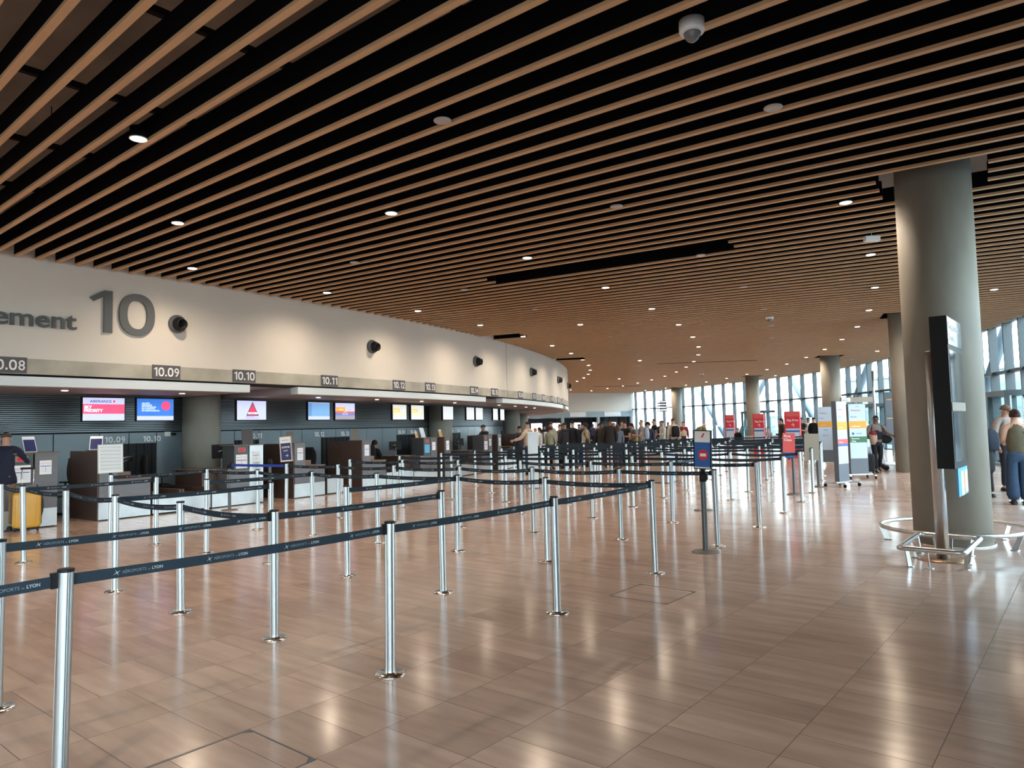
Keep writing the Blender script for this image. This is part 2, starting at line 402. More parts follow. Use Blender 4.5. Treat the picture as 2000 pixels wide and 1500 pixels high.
for f0 in range(-72, 21, 4):
    for r_ in (54.6, 58.2, 61.8, 65.4): 
        p = P(r_, f0, 0); b.box(p.x-0.004, p.x+0.004, p.y-0.004, p.y+0.004, HC+0.31, 5.5)
b.build('carrier_rail', 'rail', parent=ceil)
# black sheets added above the cut-outs, the dark of the slots put in as colour
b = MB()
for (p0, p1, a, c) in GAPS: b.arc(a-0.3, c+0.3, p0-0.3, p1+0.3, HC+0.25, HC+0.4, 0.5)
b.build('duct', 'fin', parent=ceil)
# white drum wall and its concrete beam
b = MB(); b.arc(52.85, 53.25, PH0, -21.14, 2.97, 5.5, 0.5); b.arc(52.85, 53.25, -21.09, 22.0, 2.97, 5.5, 0.5)
b.m = 1; b.arc(52.85, 53.20, -21.14, -21.09, 2.97, 5.5, 0.5)
b.build('wall_left', ['white_wall', 'dark_back'], kind='structure')
b = MB(); b.arc(52.85, 53.26, PH0, -21.14, 2.705, 2.97, 0.5); b.arc(52.85, 53.26, -21.09, 22.0, 2.705, 2.97, 0.5)
b.m = 1; b.arc(52.80, 53.10, PH0, 22.0, 2.662, 2.71, 0.5)
b.build('trim_1', ['beam_conc', 'dark_back'], kind='structure')
# lower soffits with white edges (they stop between the check-in bays)
SOFF = [(-74, -47.3), (-45.8, -34.07), (-32.65, -23.18), (-21.6, -10.2), (-8.8, 2.6), (4.0, 21.9)]
for i, (a, c) in enumerate(SOFF):
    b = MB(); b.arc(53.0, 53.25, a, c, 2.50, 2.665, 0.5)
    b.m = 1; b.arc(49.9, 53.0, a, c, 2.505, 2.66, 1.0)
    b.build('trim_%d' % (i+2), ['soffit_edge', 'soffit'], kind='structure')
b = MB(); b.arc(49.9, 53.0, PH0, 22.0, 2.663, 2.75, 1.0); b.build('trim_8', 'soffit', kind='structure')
# back wall of the check-in bays: louvres above, blue grey panels below, conveyor openings
WB = 50.0
ISL = [-46.7, -41.92, -37.17, None, -29.6, -25.1, -20.5, -15.9, -11.3]
b = MB(); b.arc(WB-0.5, WB-0.1, PH0, 22, 0, 3.2, 1.0); b.build('wall_back', 'dark_back', kind='structure')
lv = MB(); z = 1.72
while z < 2.5:
    lv.arc(WB-0.09, WB, PH0, 22, z, z+0.021, 1.0); z += 0.040
lv.build('louvre', 'louvre', parent=bpy.data.objects['wall_back'])
openings = []
for s_ in (-41.92, -37.17, -29.6, -25.1, -20.5, -15.9, -11.3): openings.append((s_+1.3, s_+2.8))
openings.append((-31.9, -31.0)); openings.sort()
b = MB(); edges = [PH0]
segs = []; cur = PH0
for a, c in openings: segs.append((cur, a)); cur = c
segs.append((cur, 22.0))
for a, c in segs:
    n = max(1, round((c-a)/0.95)); st = (c-a)/n
    for k in range(n): b.arc(WB-0.06, WB, a+k*st+0.012, a+(k+1)*st-0.012, 0.0, 1.68, 0.5)
for a, c in openings:
    m_ = (a+c)/2
    for q0, q1 in ((a, m_), (m_, c)): b.arc(WB-0.06, WB, q0+0.012, q1-0.012, 1.43, 1.68, 0.5)
b.build('wall_panel', 'panel', parent=bpy.data.objects['wall_back'])
b = MB()
for a, c in openings:
    n = 14
    for k in range(n):
        f0 = a+(c-a)*k/n; b.arc(WB-0.05+0.015*(k % 2), WB-0.04+0.015*(k % 2), f0, f0+(c-a)/n*1.05, 0.35, 1.43, 1)
b.build('strip_curtain', 'black', parent=bpy.data.objects['wall_back'])
# wall numbers
def wall_text(s, f0, z, size, r_=WB+0.004, align='LEFT', bold=0.004):
    b = MB(); me = num_me(s, size, 0.002, bold)
    T = frame(P(r_, f0, z), (-math.sin(R(f0)), math.cos(R(f0)), 0), (math.cos(R(f0)), math.sin(R(f0)), 0))
    b.add_mesh(me, lambda p: T @ p); return b
for s_, f0 in (('10.08', -39.5), ('10.09', -35.75), ('10.10', -34.75), ('10.11', -31.35), ('10.12', -28.63), ('10.13', -27.30), ('10.14', -23.7), ('10.15', -22.75), ('10.16', -19.1), ('10.17', -18.15)):
    wall_text(s_, f0, 1.465, 0.19).build('painted_number', 'white_print', parent=bpy.data.objects['wall_back'])
# inner columns
for i, fc in enumerate(IN_COL):
    c = P(50.45, fc); b = MB(); b.lathe([(0.442, 0), (0.442, 2.9)], 40, Matrix.Translation(c)); 
    t = thing('column', 'round concrete column beside the check-in wall, %s from the left of the white drum' % ORD[i], 'column', c)
    b.build('shaft', 'concrete', parent=t)
    b = MB(); b.lathe([(0.448, 0), (0.448, 0.09)], 40, Matrix.Translation(c)); b.build('skirting', 'desk_grey', parent=t)
WHERE = {-33.15: 'nearest concrete column on the right with a round steel rail', -21.25: 'tall concrete column just behind the nearest one', -9.25: 'concrete column behind the three airline totems',
         2.7: 'concrete column beside the red bag drop totems', 14.6: 'farthest concrete column in front of the glass wall'}
for fc in OUT_COL:
    c = P(66.25, fc); t = thing('column', WHERE.get(fc, 'outer concrete column behind the viewer, %d metres round' % round(abs(fc+42))), 'column', c)
    b = MB(); b.lathe([(0.442, 0.0), (0.442, HC+0.8)], 48, Matrix.Translation(c)); b.build('shaft', 'concrete', parent=t)
    b = MB(); b.lathe([(0.47, 0.0), (0.47, 0.012), (0.44, 0.012)], 48, Matrix.Translation(c)); b.build('floor_ring', 'chrome', parent=t)
# glass wall
b = MB(); b.arc(lambda f: facade_r(f)-0.01, lambda f: facade_r(f)+0.01, PH0, 30, 0.0, 5.5, 1.2)
wg = b.build('window_1', 'glass', kind='structure')
b = MB()
f = -74.4
k = 0
while f < 30:
    rf = facade_r(f); b.arc(rf-0.21, rf+0.06, f-0.032, f+0.032, 0.0, 5.45, 1)
    f += 1.2
b.arc(lambda f: facade_r(f)-0.12, lambda f: facade_r(f)+0.05, PH0, 30, 3.05, 3.15, 1.2)
b.arc(lambda f: facade_r(f)-0.12, lambda f: facade_r(f)+0.05, PH0, 30, 0.0, 0.06, 1.2)
b.arc(lambda f: facade_r(f)-0.30, lambda f: facade_r(f)+0.05, PH0, 30, 4.72, 5.5, 1.2)
b.build('mullion', 'mullion', parent=wg)
b = MB(); b.arc(69.3, 69.7, -41.6, -34.8, 0.0, 5.5, 1.2); b.build('wall_right', 'white_wall', kind='structure')  # unseen wall added to hold window light off the nearest column
# steel braces and posts outside the glass
b = MB()
for fc in (-33, -21, -9.5, 2.7, 14.7):
    for sgn in (-1, 1):
        b.tube([P(71.6, fc+sgn*0.6, 0.0), P(71.6, fc+sgn*4.9, 5.6)], 0.20, 10)
t = thing('brace', 'row of slanting grey steel braces outside the glass wall', 'brace', P(71.6, -9.5))
b.build('strut', mat('brace_steel', (0.13, 0.16, 0.18), 0.5), parent=t)
# doors in the glass wall
def door(nm, f0, f1, lab):
    b = MB(); r0 = facade_r((f0+f1)/2)-0.75; r1 = facade_r((f0+f1)/2)+0.1
    for q in (f0, (f0+f1)/2, f1): b.arc(r0, r0+0.12, q-0.05, q+0.05, 0, 2.25, 1)
    b.arc(r0-0.02, r1, f0-0.06, f1+0.06, 2.25, 2.42, 1)
    b.arc(r0, r0+0.12, f0, f1, 0.0, 0.08, 1)
    o = b.build(nm, 'mullion', kind='structure')
    b = MB(); b.arc(r0+0.05, r0+0.06, f0, f1, 0.08, 2.25, 1); b.arc(r0+0.1, r1, f0-0.01, f0+0.01, 0.0, 2.25, 1); b.arc(r0+0.1, r1, f1-0.01, f1+0.01, 0.0, 2.25, 1); b.build('door_glass', 'glass', parent=o)
    b = MB(); b.m = 0; b.arc(r0-0.01, r0-0.005, f0+0.5, f0+0.75, 1.35, 1.5, 1); b.build('sticker', mat('door_green', (0.02, 0.30, 0.10), 0.5), parent=o)
door('door_1', 5.2, 8.3, ''); door('door_2', -6.6, -3.3, ''); door('door_3', -19.4, -16.4, '')
# far end wall: white above, blue grey band with signs, open check-in area below
def radbox(b, r0, r1, z0, z1, fa, d0, d1):
    er = Vector((math.cos(R(fa)), math.sin(R(fa)), 0)); et = Vector((-er.y, er.x, 0)); O = Vector((CX, CY, 0))
    b4 = [O+er*r0+et*d0, O+er*r1+et*d0, O+er*r1+et*d1, O+er*r0+et*d1]
    b.hexa([p+Vector((0, 0, z0)) for p in b4], [p+Vector((0, 0, z1)) for p in b4])
FA = 22.0
b = MB(); radbox(b, 44, 66.6, 2.95, 5.5, FA, 0, 0.3)
b.m = 1; radbox(b, 44, 66.6, 2.42, 2.95, FA, 0.02, 0.3)
wf = b.build('wall_far', ['white_wall', mat('band_blue_grey', (0.30, 0.38, 0.42), 0.5)], kind='structure')
b = MB()
for r_ in (51.5, 55.2, 58.9, 62.7, 66.4): radbox(b, r_-0.12, r_+0.12, 0, 2.42, FA, 0.03, 0.28)
b.build('pillar', mat('pillar_grey', (0.33, 0.40, 0.43), 0.5), parent=wf)
b = MB(); radbox(b, 44, 66.6, 2.45, 2.6, FA, 0.3, 7.0)
for z0, z1 in ((0, 1.15), (1.95, 2.45)): radbox(b, 44, 66.6, z0, z1, FA, 6.8, 7.0)
k = 0
for r_ in (44, 47.5, 50.2, 53.2, 55.9, 57.4, 59.8, 61.9, 64.3, 66): radbox(b, r_, r_+1.15, 1.15, 1.95, FA, 6.8, 7.0)
radbox(b, 66.5, 66.7, 0, 2.5, FA, 0.3, 7.0); radbox(b, 44, 44.2, 0, 2.5, FA, 0.3, 7.0)
b.build('bay', mat('bay_dark', (0.055, 0.06, 0.075), 0.6), parent=wf)
for i, (r0, r1, m_) in enumerate(((59.6, 61.3, 'white'), (63.3, 65.1, 'white'), (52.3, 54.6, 'pink'), (54.6, 55.4, 'paper'))):
    b = MB(); radbox(b, r0, r1, 2.48, 2.92, FA, -0.03, 0.02)
    nm = ['wide white desk sign left of the column at the far end', 'wide white desk sign beside the glass at the far end', 'red desk sign under the far white wall', 'pale desk sign right of the red one at the far end'][i]
    t = thing('desk_sign', nm, 'sign', P(r0, FA, 2.5)); b.build('sign_panel', m_, parent=t)
# wall behind the viewer
b = MB(); radbox(b, 44, 70, 0, 5.5, PH0, -0.3, 0); b.build('wall_near', 'white_wall', kind='structure')
# ============================================================ CEILING LIGHTS AND FITTINGS
def lamp_proto(lit):
    t = thing('ceiling_lamp', 'x', 'lamp')
    b = MB(); b.lathe([(0.085, 0.0), (0.085, 0.09 if not lit else 0.12), (0.07, 0.12)], 24); b.build('housing', 'fin', parent=t)
    b = MB(); b.lathe([(0.06, 0.001), (0.088, -0.006), (0.092, 0.0), (0.088, 0.006)], 24, cap=False); b.build('rim', 'lampoff' if not lit else 'white', parent=t)
    b = MB(); b.lathe([(0.078, 0.002), (0.078, -0.004), (0.06, -0.010)], 24); b.build('diffuser', 'lampglow' if lit else 'lampoff', parent=t)
    return t
lp_on = lamp_proto(True); lp_off = lamp_proto(False)
used = {True: False, False: False}
n_l = 0
def add_lamp(r_, f, lit, lab, grp):
    global n_l
    p = P(r_, f, HC+0.005)
    pr = lp_on if lit else lp_off
    if not used[lit]: pr.location = p; pr['label'] = lab; pr['group'] = grp; used[lit] = True
    else: dup(pr, p, 0, lab, grp)
    if lit:
        ld = bpy.data.lights.new('lamp_light', 'SPOT'); ld.energy = 92; ld.spot_size = R(160); ld.spot_blend = 1.0; ld.color = (1, 0.81, 0.62); ld.shadow_soft_size = 0.07
        lo = bpy.data.objects.new('lamp_light', ld); COL.objects.link(lo); lo.location = p + Vector((0, 0, -0.03))
RING = {54.53: 'the ring by the white drum', 57.13: 'the second ring from the drum', 59.8: 'the third ring from the drum', 62.47: 'the fourth ring from the drum', 65.17: 'the ring along the columns', 67.83: 'the ring by the glass wall'}
def inview(p):
    d = p - Vector((0, 0, 1.6)); z = d.dot(_F)
    if z < 0.3: return False
    x = 1000+1400.4*d.dot(_Rv)/z; y = 750-1400.4*d.dot(_Uv)/z
    return -20 < x < 2020 and -20 < y < 1520
cnt = {}
for r_, ph, st in ((54.53, 0, 1), (59.8, 0, 1), (65.17, 0, 1), (57.13, 1, 1), (62.47, 1, 1), (67.83, 1, 1)):
    k = 0; f = -39.7 - 3.385*9 + (1.69 if ph else 0)
    while f < 21:
        lit = True
        if abs(r_-62.47) < 0.1: lit = False
        if abs(r_-57.13) < 0.1: lit = (round((f+38.02)/3.385) % 4 == 0)
        if abs(r_-67.83) < 0.1: lit = (round((f+24.4)/3.385) % 2 == 0)
        if abs(r_-65.17) < 0.1 and abs(f+36.3) < 0.3: lit = False
        vis = inview(P(r_, f, HC))
        if vis or (lit and k % 2 == 0):
            dist = (P(r_, f, 0)-Vector((0, 0, 0))).length
            nv = cnt.get(r_, 0); cnt[r_] = nv+1
            lab = '%s round ceiling lamp, %s along %s' % ('glowing' if lit else 'unlit grey', ordn(nv), RING[r_])
            add_lamp(r_, f, lit, lab, 'round ceiling lamps between the slats')
        k += 1; f += 3.385
# dome cameras
def dome(loc, lab, s=1.0):
    t = thing('dome_camera', lab, 'camera', loc)
    T = Matrix.Translation(loc) @ Matrix.Scale(s, 4)
    b = MB(); b.lathe([(0.075, 0.06), (0.075, 0.0), (0.068, -0.012), (0.052, -0.014)], 28, T); b.build('housing', 'white', parent=t)
    b = MB(); b.ell((0, 0, -0.012), 0.05, 0.05, 0.055, 20, 8, T, z0=-1, z1=0.1); b.build('lens_dome', mat('smoked_dome', (0.16, 0.17, 0.18), 0.1), parent=t)
    b = MB(); b.tube([T @ Vector((0, 0, 0.06)), T @ Vector((0, 0, 0.3))], 0.012, 8); b.build('stem', 'black', parent=t)
dome(Vector((1.49, 5.50, HC+0.0)), 'white dome security camera on the ceiling at the top right', 1.35)
dome(Vector((7.73, 21.24, HC-0.03)), 'white dome security camera far back among the ceiling slats', 1.5)
dome(Vector((11.96, 45.0, HC-0.05)), 'small dome security camera near the far ceiling slot', 1.6)
t = thing('ceiling_sensor', 'small white box hanging on a rod left of the nearest column', 'sensor', (6.05, 11.79, 4.62))
b = MB(); b.box(5.93, 6.17, 11.74, 11.84, 4.56, 4.64); b.build('box', 'white', parent=t)
b = MB(); b.tube([(6.05, 11.79, 4.64), (6.05, 11.79, 5.0)], 0.005, 6); b.build('rod', 'steel', parent=t)
# cables above the slats, top left
for i, (cx, cy) in enumerate(((-2.6, 4.9), (-1.9, 5.3), (-3.4, 5.6))):
    b = MB(); pts = []
    for k in range(26):
        a = k*0.55; pts.append((cx+0.22*math.cos(a)+0.015*k, cy+0.16*math.sin(a), 5.30-0.05*math.sin(k*0.9)))
    b.tube(pts, 0.008, 6)
    tag(b.build('cable_loop', mat('red_cable', (0.28, 0.06, 0.035), 0.6)), None)
    bpy.context.scene.collection.objects[-1]
for o in [o for o in COL.objects if o.name.startswith('cable_loop')]:
    i = int(o.name[-1]) if o.name[-1].isdigit() else 0
    tag(o, ['loose red cable loop above the slats at the top left', 'second red cable loop beside the first above the slats', 'red cable loop nearest the white drum above the slats'][i], 'cable')
# ============================================================ DRUM WALL: letters, nozzles, plates
def letters(word, f0, z, size, sx=1.0, bold=0.0, nm='wall_letters', lab='', step=None):
    T0 = f0
    b = MB(); me = text_me(word, size, 0.022, bold, 'LEFT', sx)
    def fn(p):
        ff = f0 + math.degrees((p.x)/53.28)
        return P(53.25+0.028+p.z, ff, z+p.y)
    b.add_mesh(me, fn)
    t = thing(nm, lab, 'lettering', P(53.26, f0, z)); b.build('raised_letters', 'letter', parent=t)
letters('ement', -39.27, 3.535, 0.43, 1.16, 0.006, lab='raised dark grey word ending in ement on the white drum wall')
def big_ten():
    t = thing('wall_letters', 'large raised dark grey number 10 on the white drum wall', 'lettering', P(53.26, -37.2, 3.5)); me = num_me('10', 1.12, 0.022, 0.0)
    w0 = max(v.co.x for v in me.vertices)
    b = MB(); b.add_mesh(me, lambda p: P(53.25+0.028+p.z, -37.66+1.275*p.x/w0, 3.53+p.y)); b.build('raised_letters', 'letter', parent=t)
big_ten()
def nozzle(f, z, lab):
    c = P(53.25, f, z); n = Vector((math.cos(R(f)), math.sin(R(f)), 0)); x = Vector((-n.y, n.x, 0)); up = Vector((0, 0, 1))
    T = Matrix(((x.x, up.x, n.x, c.x), (x.y, up.y, n.y, c.y), (x.z, up.z, n.z, c.z), (0, 0, 0, 1)))
    t = thing('air_nozzle', lab, 'vent', c)
    b = MB(); b.lathe([(0.17, 0.0), (0.185, 0.02), (0.18, 0.05), (0.15, 0.09), (0.135, 0.10)], 32, T, cap=False); b.build('collar', 'letter', parent=t)
    b = MB(); b.lathe([(0.10, 0.02), (0.148, 0.06), (0.135, 0.15), (0.105, 0.17), (0.105, 0.23), (0.092, 0.23), (0.088, 0.05), (0.0, 0.05)], 32, T @ Matrix.Rotation(R(6), 4, 'X'), cap=False); b.build('barrel', 'black', parent=t)
for i, f in enumerate((-35.886, -29.93, -23.98, -18.03, -12.2, -6.6)):
    nozzle(f, 3.83, 'black round air nozzle on the white drum wall, %s from the number 10' % ORD[i])
PLN = [0]
def plate(s, f0, f1, r_=53.262, z0=2.715, z1=2.985, m_='sign_grey'):
    t = thing('number_plate', 'dark grey plate reading %s, %s from the left on the concrete beam' % (s, ordn(PLN[0])), 'sign', P(r_, f0, z0))
    PLN[0] += 1
    b = MB(); b.arc(r_, r_+0.012, f0, f1, z0, z1, 0.5); b.build('plate', m_, parent=t)
    me = num_me(s, 0.245, 0.001, 0.001); fm = (f0+f1)/2; xc = max(v.co.x for v in me.vertices)/2
    b = MB(); sc_ = 0.9*math.radians(f1-f0)*53.28/max(0.01, (max(v.co.x for v in me.vertices)-min(v.co.x for v in me.vertices)))
    b.add_mesh(me, lambda p: P(r_+0.0145+p.z, fm+math.degrees((p.x-xc)*sc_/53.28), z0+0.05+p.y*1.0)); b.build('figures', 'white_print', parent=t)
for s, f0, f1 in (('10.08', -39.32, -38.71), ('10.09', -36.42, -35.81), ('10.10', -34.54, -33.93), ('10.11', -31.9, -31.3), ('10.12', -29.02, -28.43), ('10.13', -27.37, -26.79), ('10.14', -24.47, -23.85), ('10.15', -22.74, -22.1),
                  ('10.16', -19.9, -19.3), ('10.17', -17.9, -17.3), ('10.18', -16.3, -15.7), ('10.19', -14.4, -13.8), ('10.20', -12.6, -12.0), ('10.21', -10.8, -10.2)):
    plate(s, f0, f1)
# soffit downlights
b0 = None
for i, f in enumerate((-37.65, -35.1, -30.9, -28.35, -25.85, -23.5, -19.1, -16.8, -14.8, -12.8)):
    c = P(52.2, f, 2.497)
    if b0 is None:
        b = MB(); b.lathe([(0.06, 0.0), (0.056, -0.006), (0.0, -0.006)], 20, Matrix.Translation(c)); b0 = thing('soffit_light', 'small round light in the low grey soffit, %s from the left' % ORD[i], 'lamp', c, 'soffit lights over the desks')
        b.build('diffuser', em((1.0, 0.9, 0.8), 2.0), parent=b0)
    else: dup(b0, c, 0, 'small round light in the low grey soffit, %s from the left' % ORD[i])
    ld = bpy.data.lights.new('soffit_lamp_light', 'SPOT'); ld.energy = 16; ld.spot_size = R(130); ld.spot_blend = 0.8; ld.color = (1, 0.85, 0.7); ld.shadow_soft_size = 0.07
    lo = bpy.data.objects.new('soffit_lamp_light', ld); COL.objects.link(lo); lo.location = c + Vector((0, 0, -0.03))
# ============================================================ SCREENS UNDER THE SOFFIT
RS = 51.2
def screen(f0, f1, label, paint, z0=1.945, z1=2.425, lum=0.28, base=(0.62, 0.66, 0.95)):
    t = thing('wall_screen', label, 'screen', P(RS, f0, z0))
    b = MB(); b.arc(RS-0.07, RS, f0-0.02, f1+0.02, z0-0.02, z1+0.02, 0.5)
    b.build('casing', 'black', parent=t)
    W = math.radians(f1-f0)*RS; H_ = z1-z0
    def q(u0, u1, v0, v1, col, k, nm, s=None):
        b = MB(); b.arc(RS+0.001+0.0008*k, RS+0.0016+0.0008*k, f0+(f1-f0)*u0, f0+(f1-f0)*u1, z0+H_*v0, z0+H_*v1, 0.5); b.build(nm, em(col, lum if s is None else s), parent=t)
    def tx(s, u, v, h, col, k=4, bold=0.0, al='LEFT', sx=1.0):
        me = text_me(s, h, 0.0002, bold, al, sx); b = MB()
        b.add_mesh(me, lambda p: P(RS+0.002+0.0008*k, f0+(f1-f0)*(u+p.x/W), z0+H_*v+p.y)); b.build('screen_text', em(col, lum), parent=t)
    q(0, 1, 0, 1, base, 0, 'display')
    paint(q, tx, t, f0, f1, z0, W, H_)
def p_af(q, tx, t, *a):
    q(0, 1, 0.30, 0.72, (1.0, 0.08, 0.20), 1, 'red_band'); tx('AIRFRANCE', 0.16, 0.79, 0.075, (0.02, 0.03, 0.25), 4, 0.001, sx=1.1); tx('SKY', 0.03, 0.53, 0.085, (1, 0.9, 0.9), 4, 0.004); tx('PRIORITY', 0.03, 0.38, 0.085, (1, 0.9, 0.9), 4, 0.004)
    q(0.72, 0.76, 0.80, 0.90, (0.9, 0.02, 0.08), 2, 'red_stroke')
def p_blue(q, tx, t, f0, f1, z0, W, H_):
    q(0, 1, 0.2, 1, (0.04, 0.20, 0.72), 1, 'blue_field')
    for i, s in enumerate(('VOUS ÊTES', 'RESPONSABLE', 'DE VOTRE BAGAGE.', 'NE L\'OUBLIEZ PAS,', 'NE L\'ABANDONNEZ PAS.')): tx(s, 0.12, 0.76-0.085*i, 0.036, (0.9, 0.95, 1), 4, 0.0008)
    b = MB(); me = None
    fm = f0+(f1-f0)*0.78
    pts = [P(RS+0.005, fm+math.degrees(0.105*math.cos(a)/RS), z0+H_*0.68+0.105*math.sin(a)) for a in [2*PI*k/28 for k in range(28)]]
    i = len(b.v); b.v += pts; b.face(tuple(range(28))); b.build('red_disc', em((0.95, 0.06, 0.20), 0.28), parent=t)
def p_air(q, tx, t, f0, f1, z0, W, H_):
    def tri(c, s, k, col):
        b = MB(); fm = lambda u: f0+(f1-f0)*(u/W)
        b.v += [P(RS+0.002+0.0008*k, fm(c[0]-s), z0+c[1]-s*0.78), P(RS+0.002+0.0008*k, fm(c[0]+s), z0+c[1]-s*0.78), P(RS+0.002+0.0008*k, fm(c[0]), z0+c[1]+s*1.1)]
        b.face((0, 1, 2)); b.build('triangle', em(col, 0.28), parent=t)
    tri((W*0.52, H_*0.52), 0.19, 1, (0.05, 0.05, 0.09)); tri((W*0.52, H_*0.52-0.005), 0.155, 2, (0.85, 0.05, 0.12))
    q(0.36, 0.69, 0.30, 0.40, (0.85, 0.87, 1.0), 4, 'white_bar'); tx('PAPREC', 0.42, 0.315, 0.04, (0.05, 0.05, 0.09), 6)
    q(0.27, 0.74, 0.08, 0.095, (0.7, 0.05, 0.1), 2, 'red_line'); tx('BLINIS GERVAIS', 0.28, 0.13, 0.038, (0.3, 0.1, 0.2), 4)
def p_plain(q, tx, t, *a):
    q(0, 1, 0.2, 0.97, (0.20, 0.42, 0.72), 1, 'blue_field'); q(0, 0.16, 0.2, 0.97, (0.14, 0.30, 0.60), 2, 'blue_edge')
def p_lh(q, tx, t, *a):
    q(0.03, 0.5, 0.50, 0.75, (1.0, 0.42, 0.06), 1, 'orange_block'); q(0, 1, 0.40, 0.50, (0.9, 0.12, 0.10), 1, 'red_band'); q(0, 1, 0.25, 0.40, (0.15, 0.22, 0.55), 1, 'blue_band'); q(0, 1, 0.0, 0.25, (0.35, 0.32, 0.38), 1, 'grey_band')
    tx('Lufthansa', 0.16, 0.58, 0.05, (1, 0.9, 0.8)); tx('Premium', 0.40, 0.43, 0.04, (1, 1, 1)); tx('Economy Class', 0.34, 0.31, 0.04, (1, 1, 1)); tx('Austrian', 0.12, 0.84, 0.05, (0.8, 0.2, 0.25)); tx('Brussels', 0.62, 0.58, 0.045, (0.2, 0.25, 0.6))
def p_pale(q, tx, t, *a):
    q(0.03, 0.5, 0.50, 0.75, (0.95, 0.62, 0.18), 1, 'amber_block'); q(0, 1, 0.25, 0.5, (0.72, 0.74, 0.50), 1, 'lime_band'); tx('Lufthansa', 0.10, 0.58, 0.05, (1, 0.95, 0.85)); tx('Economy Class', 0.30, 0.34, 0.045, (1, 1, 1))
screen(-36.85, -35.91, 'lit screen with a red SKY PRIORITY band', p_af)
screen(-35.61, -34.68, 'lit blue screen with a red disc beside the concrete column', p_blue)
screen(-32.82, -31.84, 'lit pale screen with a red triangle right of the column', p_air)
screen(-30.24, -29.32, 'lit plain blue screen left of a striped screen', p_plain)
screen(-29.06, -28.13, 'lit screen with orange block and red and blue stripes', p_lh)
screen(-26.03, -25.16, 'pale lit screen, left one of the pair before the second column', p_pale, base=(0.75, 0.75, 0.72))
screen(-24.84, -23.94, 'pale lit screen, right one of the pair before the second column', p_pale, base=(0.75, 0.75, 0.72))
for f0, f1, n_ in ((-22.4, -21.5, 'just right of the second column'), (-20.15, -19.3, 'in the middle of the far bay'), (-19.1, -18.24, 'right of the one in the middle of the far bay'), (-16.77, -16.05, 'beside the third column'), (-15.6, -14.9, 'partly behind the third column')):
    screen(f0, f1, 'small pale lit screen %s' % n_, lambda q, tx, t, *a: None, base=(0.72, 0.74, 0.74))
# ============================================================ CHECK-IN DESKS
RF = 52.6
def parc(t, nm, m_, r0, r1, f0, f1, z0, z1, lab=None):
    b = MB(); b.arc(r0, r1, f0, f1, z0, z1, 0.5); return b.build(nm, m_, parent=t, label=lab)
def notice(t, f0, f1, z0, z1, m_='paper', r_=RF+0.004, lines=True):
    o = parc(t, 'notice', m_, r_, r_+0.003, f0, f1, z0, z1)
    if lines:
        b = MB(); H_ = z1-z0; W_ = f1-f0
        b.arc(r_+0.003, r_+0.0045, f0+W_*0.06, f1-W_*0.06, z0+H_*0.57, z0+H_*0.62, 1); b.m = 1
        b.arc(r_+0.003, r_+0.0045, f0+W_*0.06, f1-W_*0.06, z0+H_*0.80, z0+H_*0.82, 1); b.m = 2
        b.arc(r_+0.003, r_+0.0045, f0+W_*0.47, f0+W_*0.52, z0+H_*0.15, z0+H_*0.57, 1)
        for q in (0.2, 0.28, 0.36, 0.46, 0.72): b.arc(r_+0.003, r_+0.0045, f0+W_*0.1, f0+W_*0.42, z0+H_*q, z0+H_*(q+0.012), 1); b.arc(r_+0.003, r_+0.0045, f0+W_*0.57, f0+W_*0.9, z0+H_*q, z0+H_*(q+0.012), 1)
        b.build('printed_lines', ['blue', 'red', 'grey_text'], parent=o)
    return o
def desk_left(s, lab, notices=True, kind_='grey'):
    t = thing('check_in_desk', lab, 'desk', P(RF, s, 0))
    parc(t, 'side_panel', 'brown', 51.35, RF-0.01, s, s+0.035, 0, 1.33); 
    parc(t, 'cabinet', 'desk_grey', 52.15, RF, s+0.035, s+0.40, 0.345, 1.33)
    parc(t, 'cabinet_top', 'brown_lt', 52.1, RF+0.02, s-0.01, s+0.42, 1.33, 1.352)
    parc(t, 'low_counter', 'desk_grey', 51.9, RF, s+0.40, s+1.10, 0.345, 0.75)
    parc(t, 'counter_top', 'brown_lt', 51.5, RF+0.01, s+0.40, s+1.12, 0.75, 0.775)
    parc(t, 'kick_panel', 'kick', 51.9, RF+0.004, s+0.02, s+1.10, 0.02, 0.342)
    parc(t, 'plinth', 'black', 51.95, RF-0.03, s+0.03, s+1.08, 0.0, 0.02)
    parc(t, 'pay_ledge', 'brown_lt', 52.0, 52.45, s+0.45, s+0.75, 0.78, 0.9)
    if notices: notice(t, s+0.12, s+0.32, 0.92, 1.22)
    return t
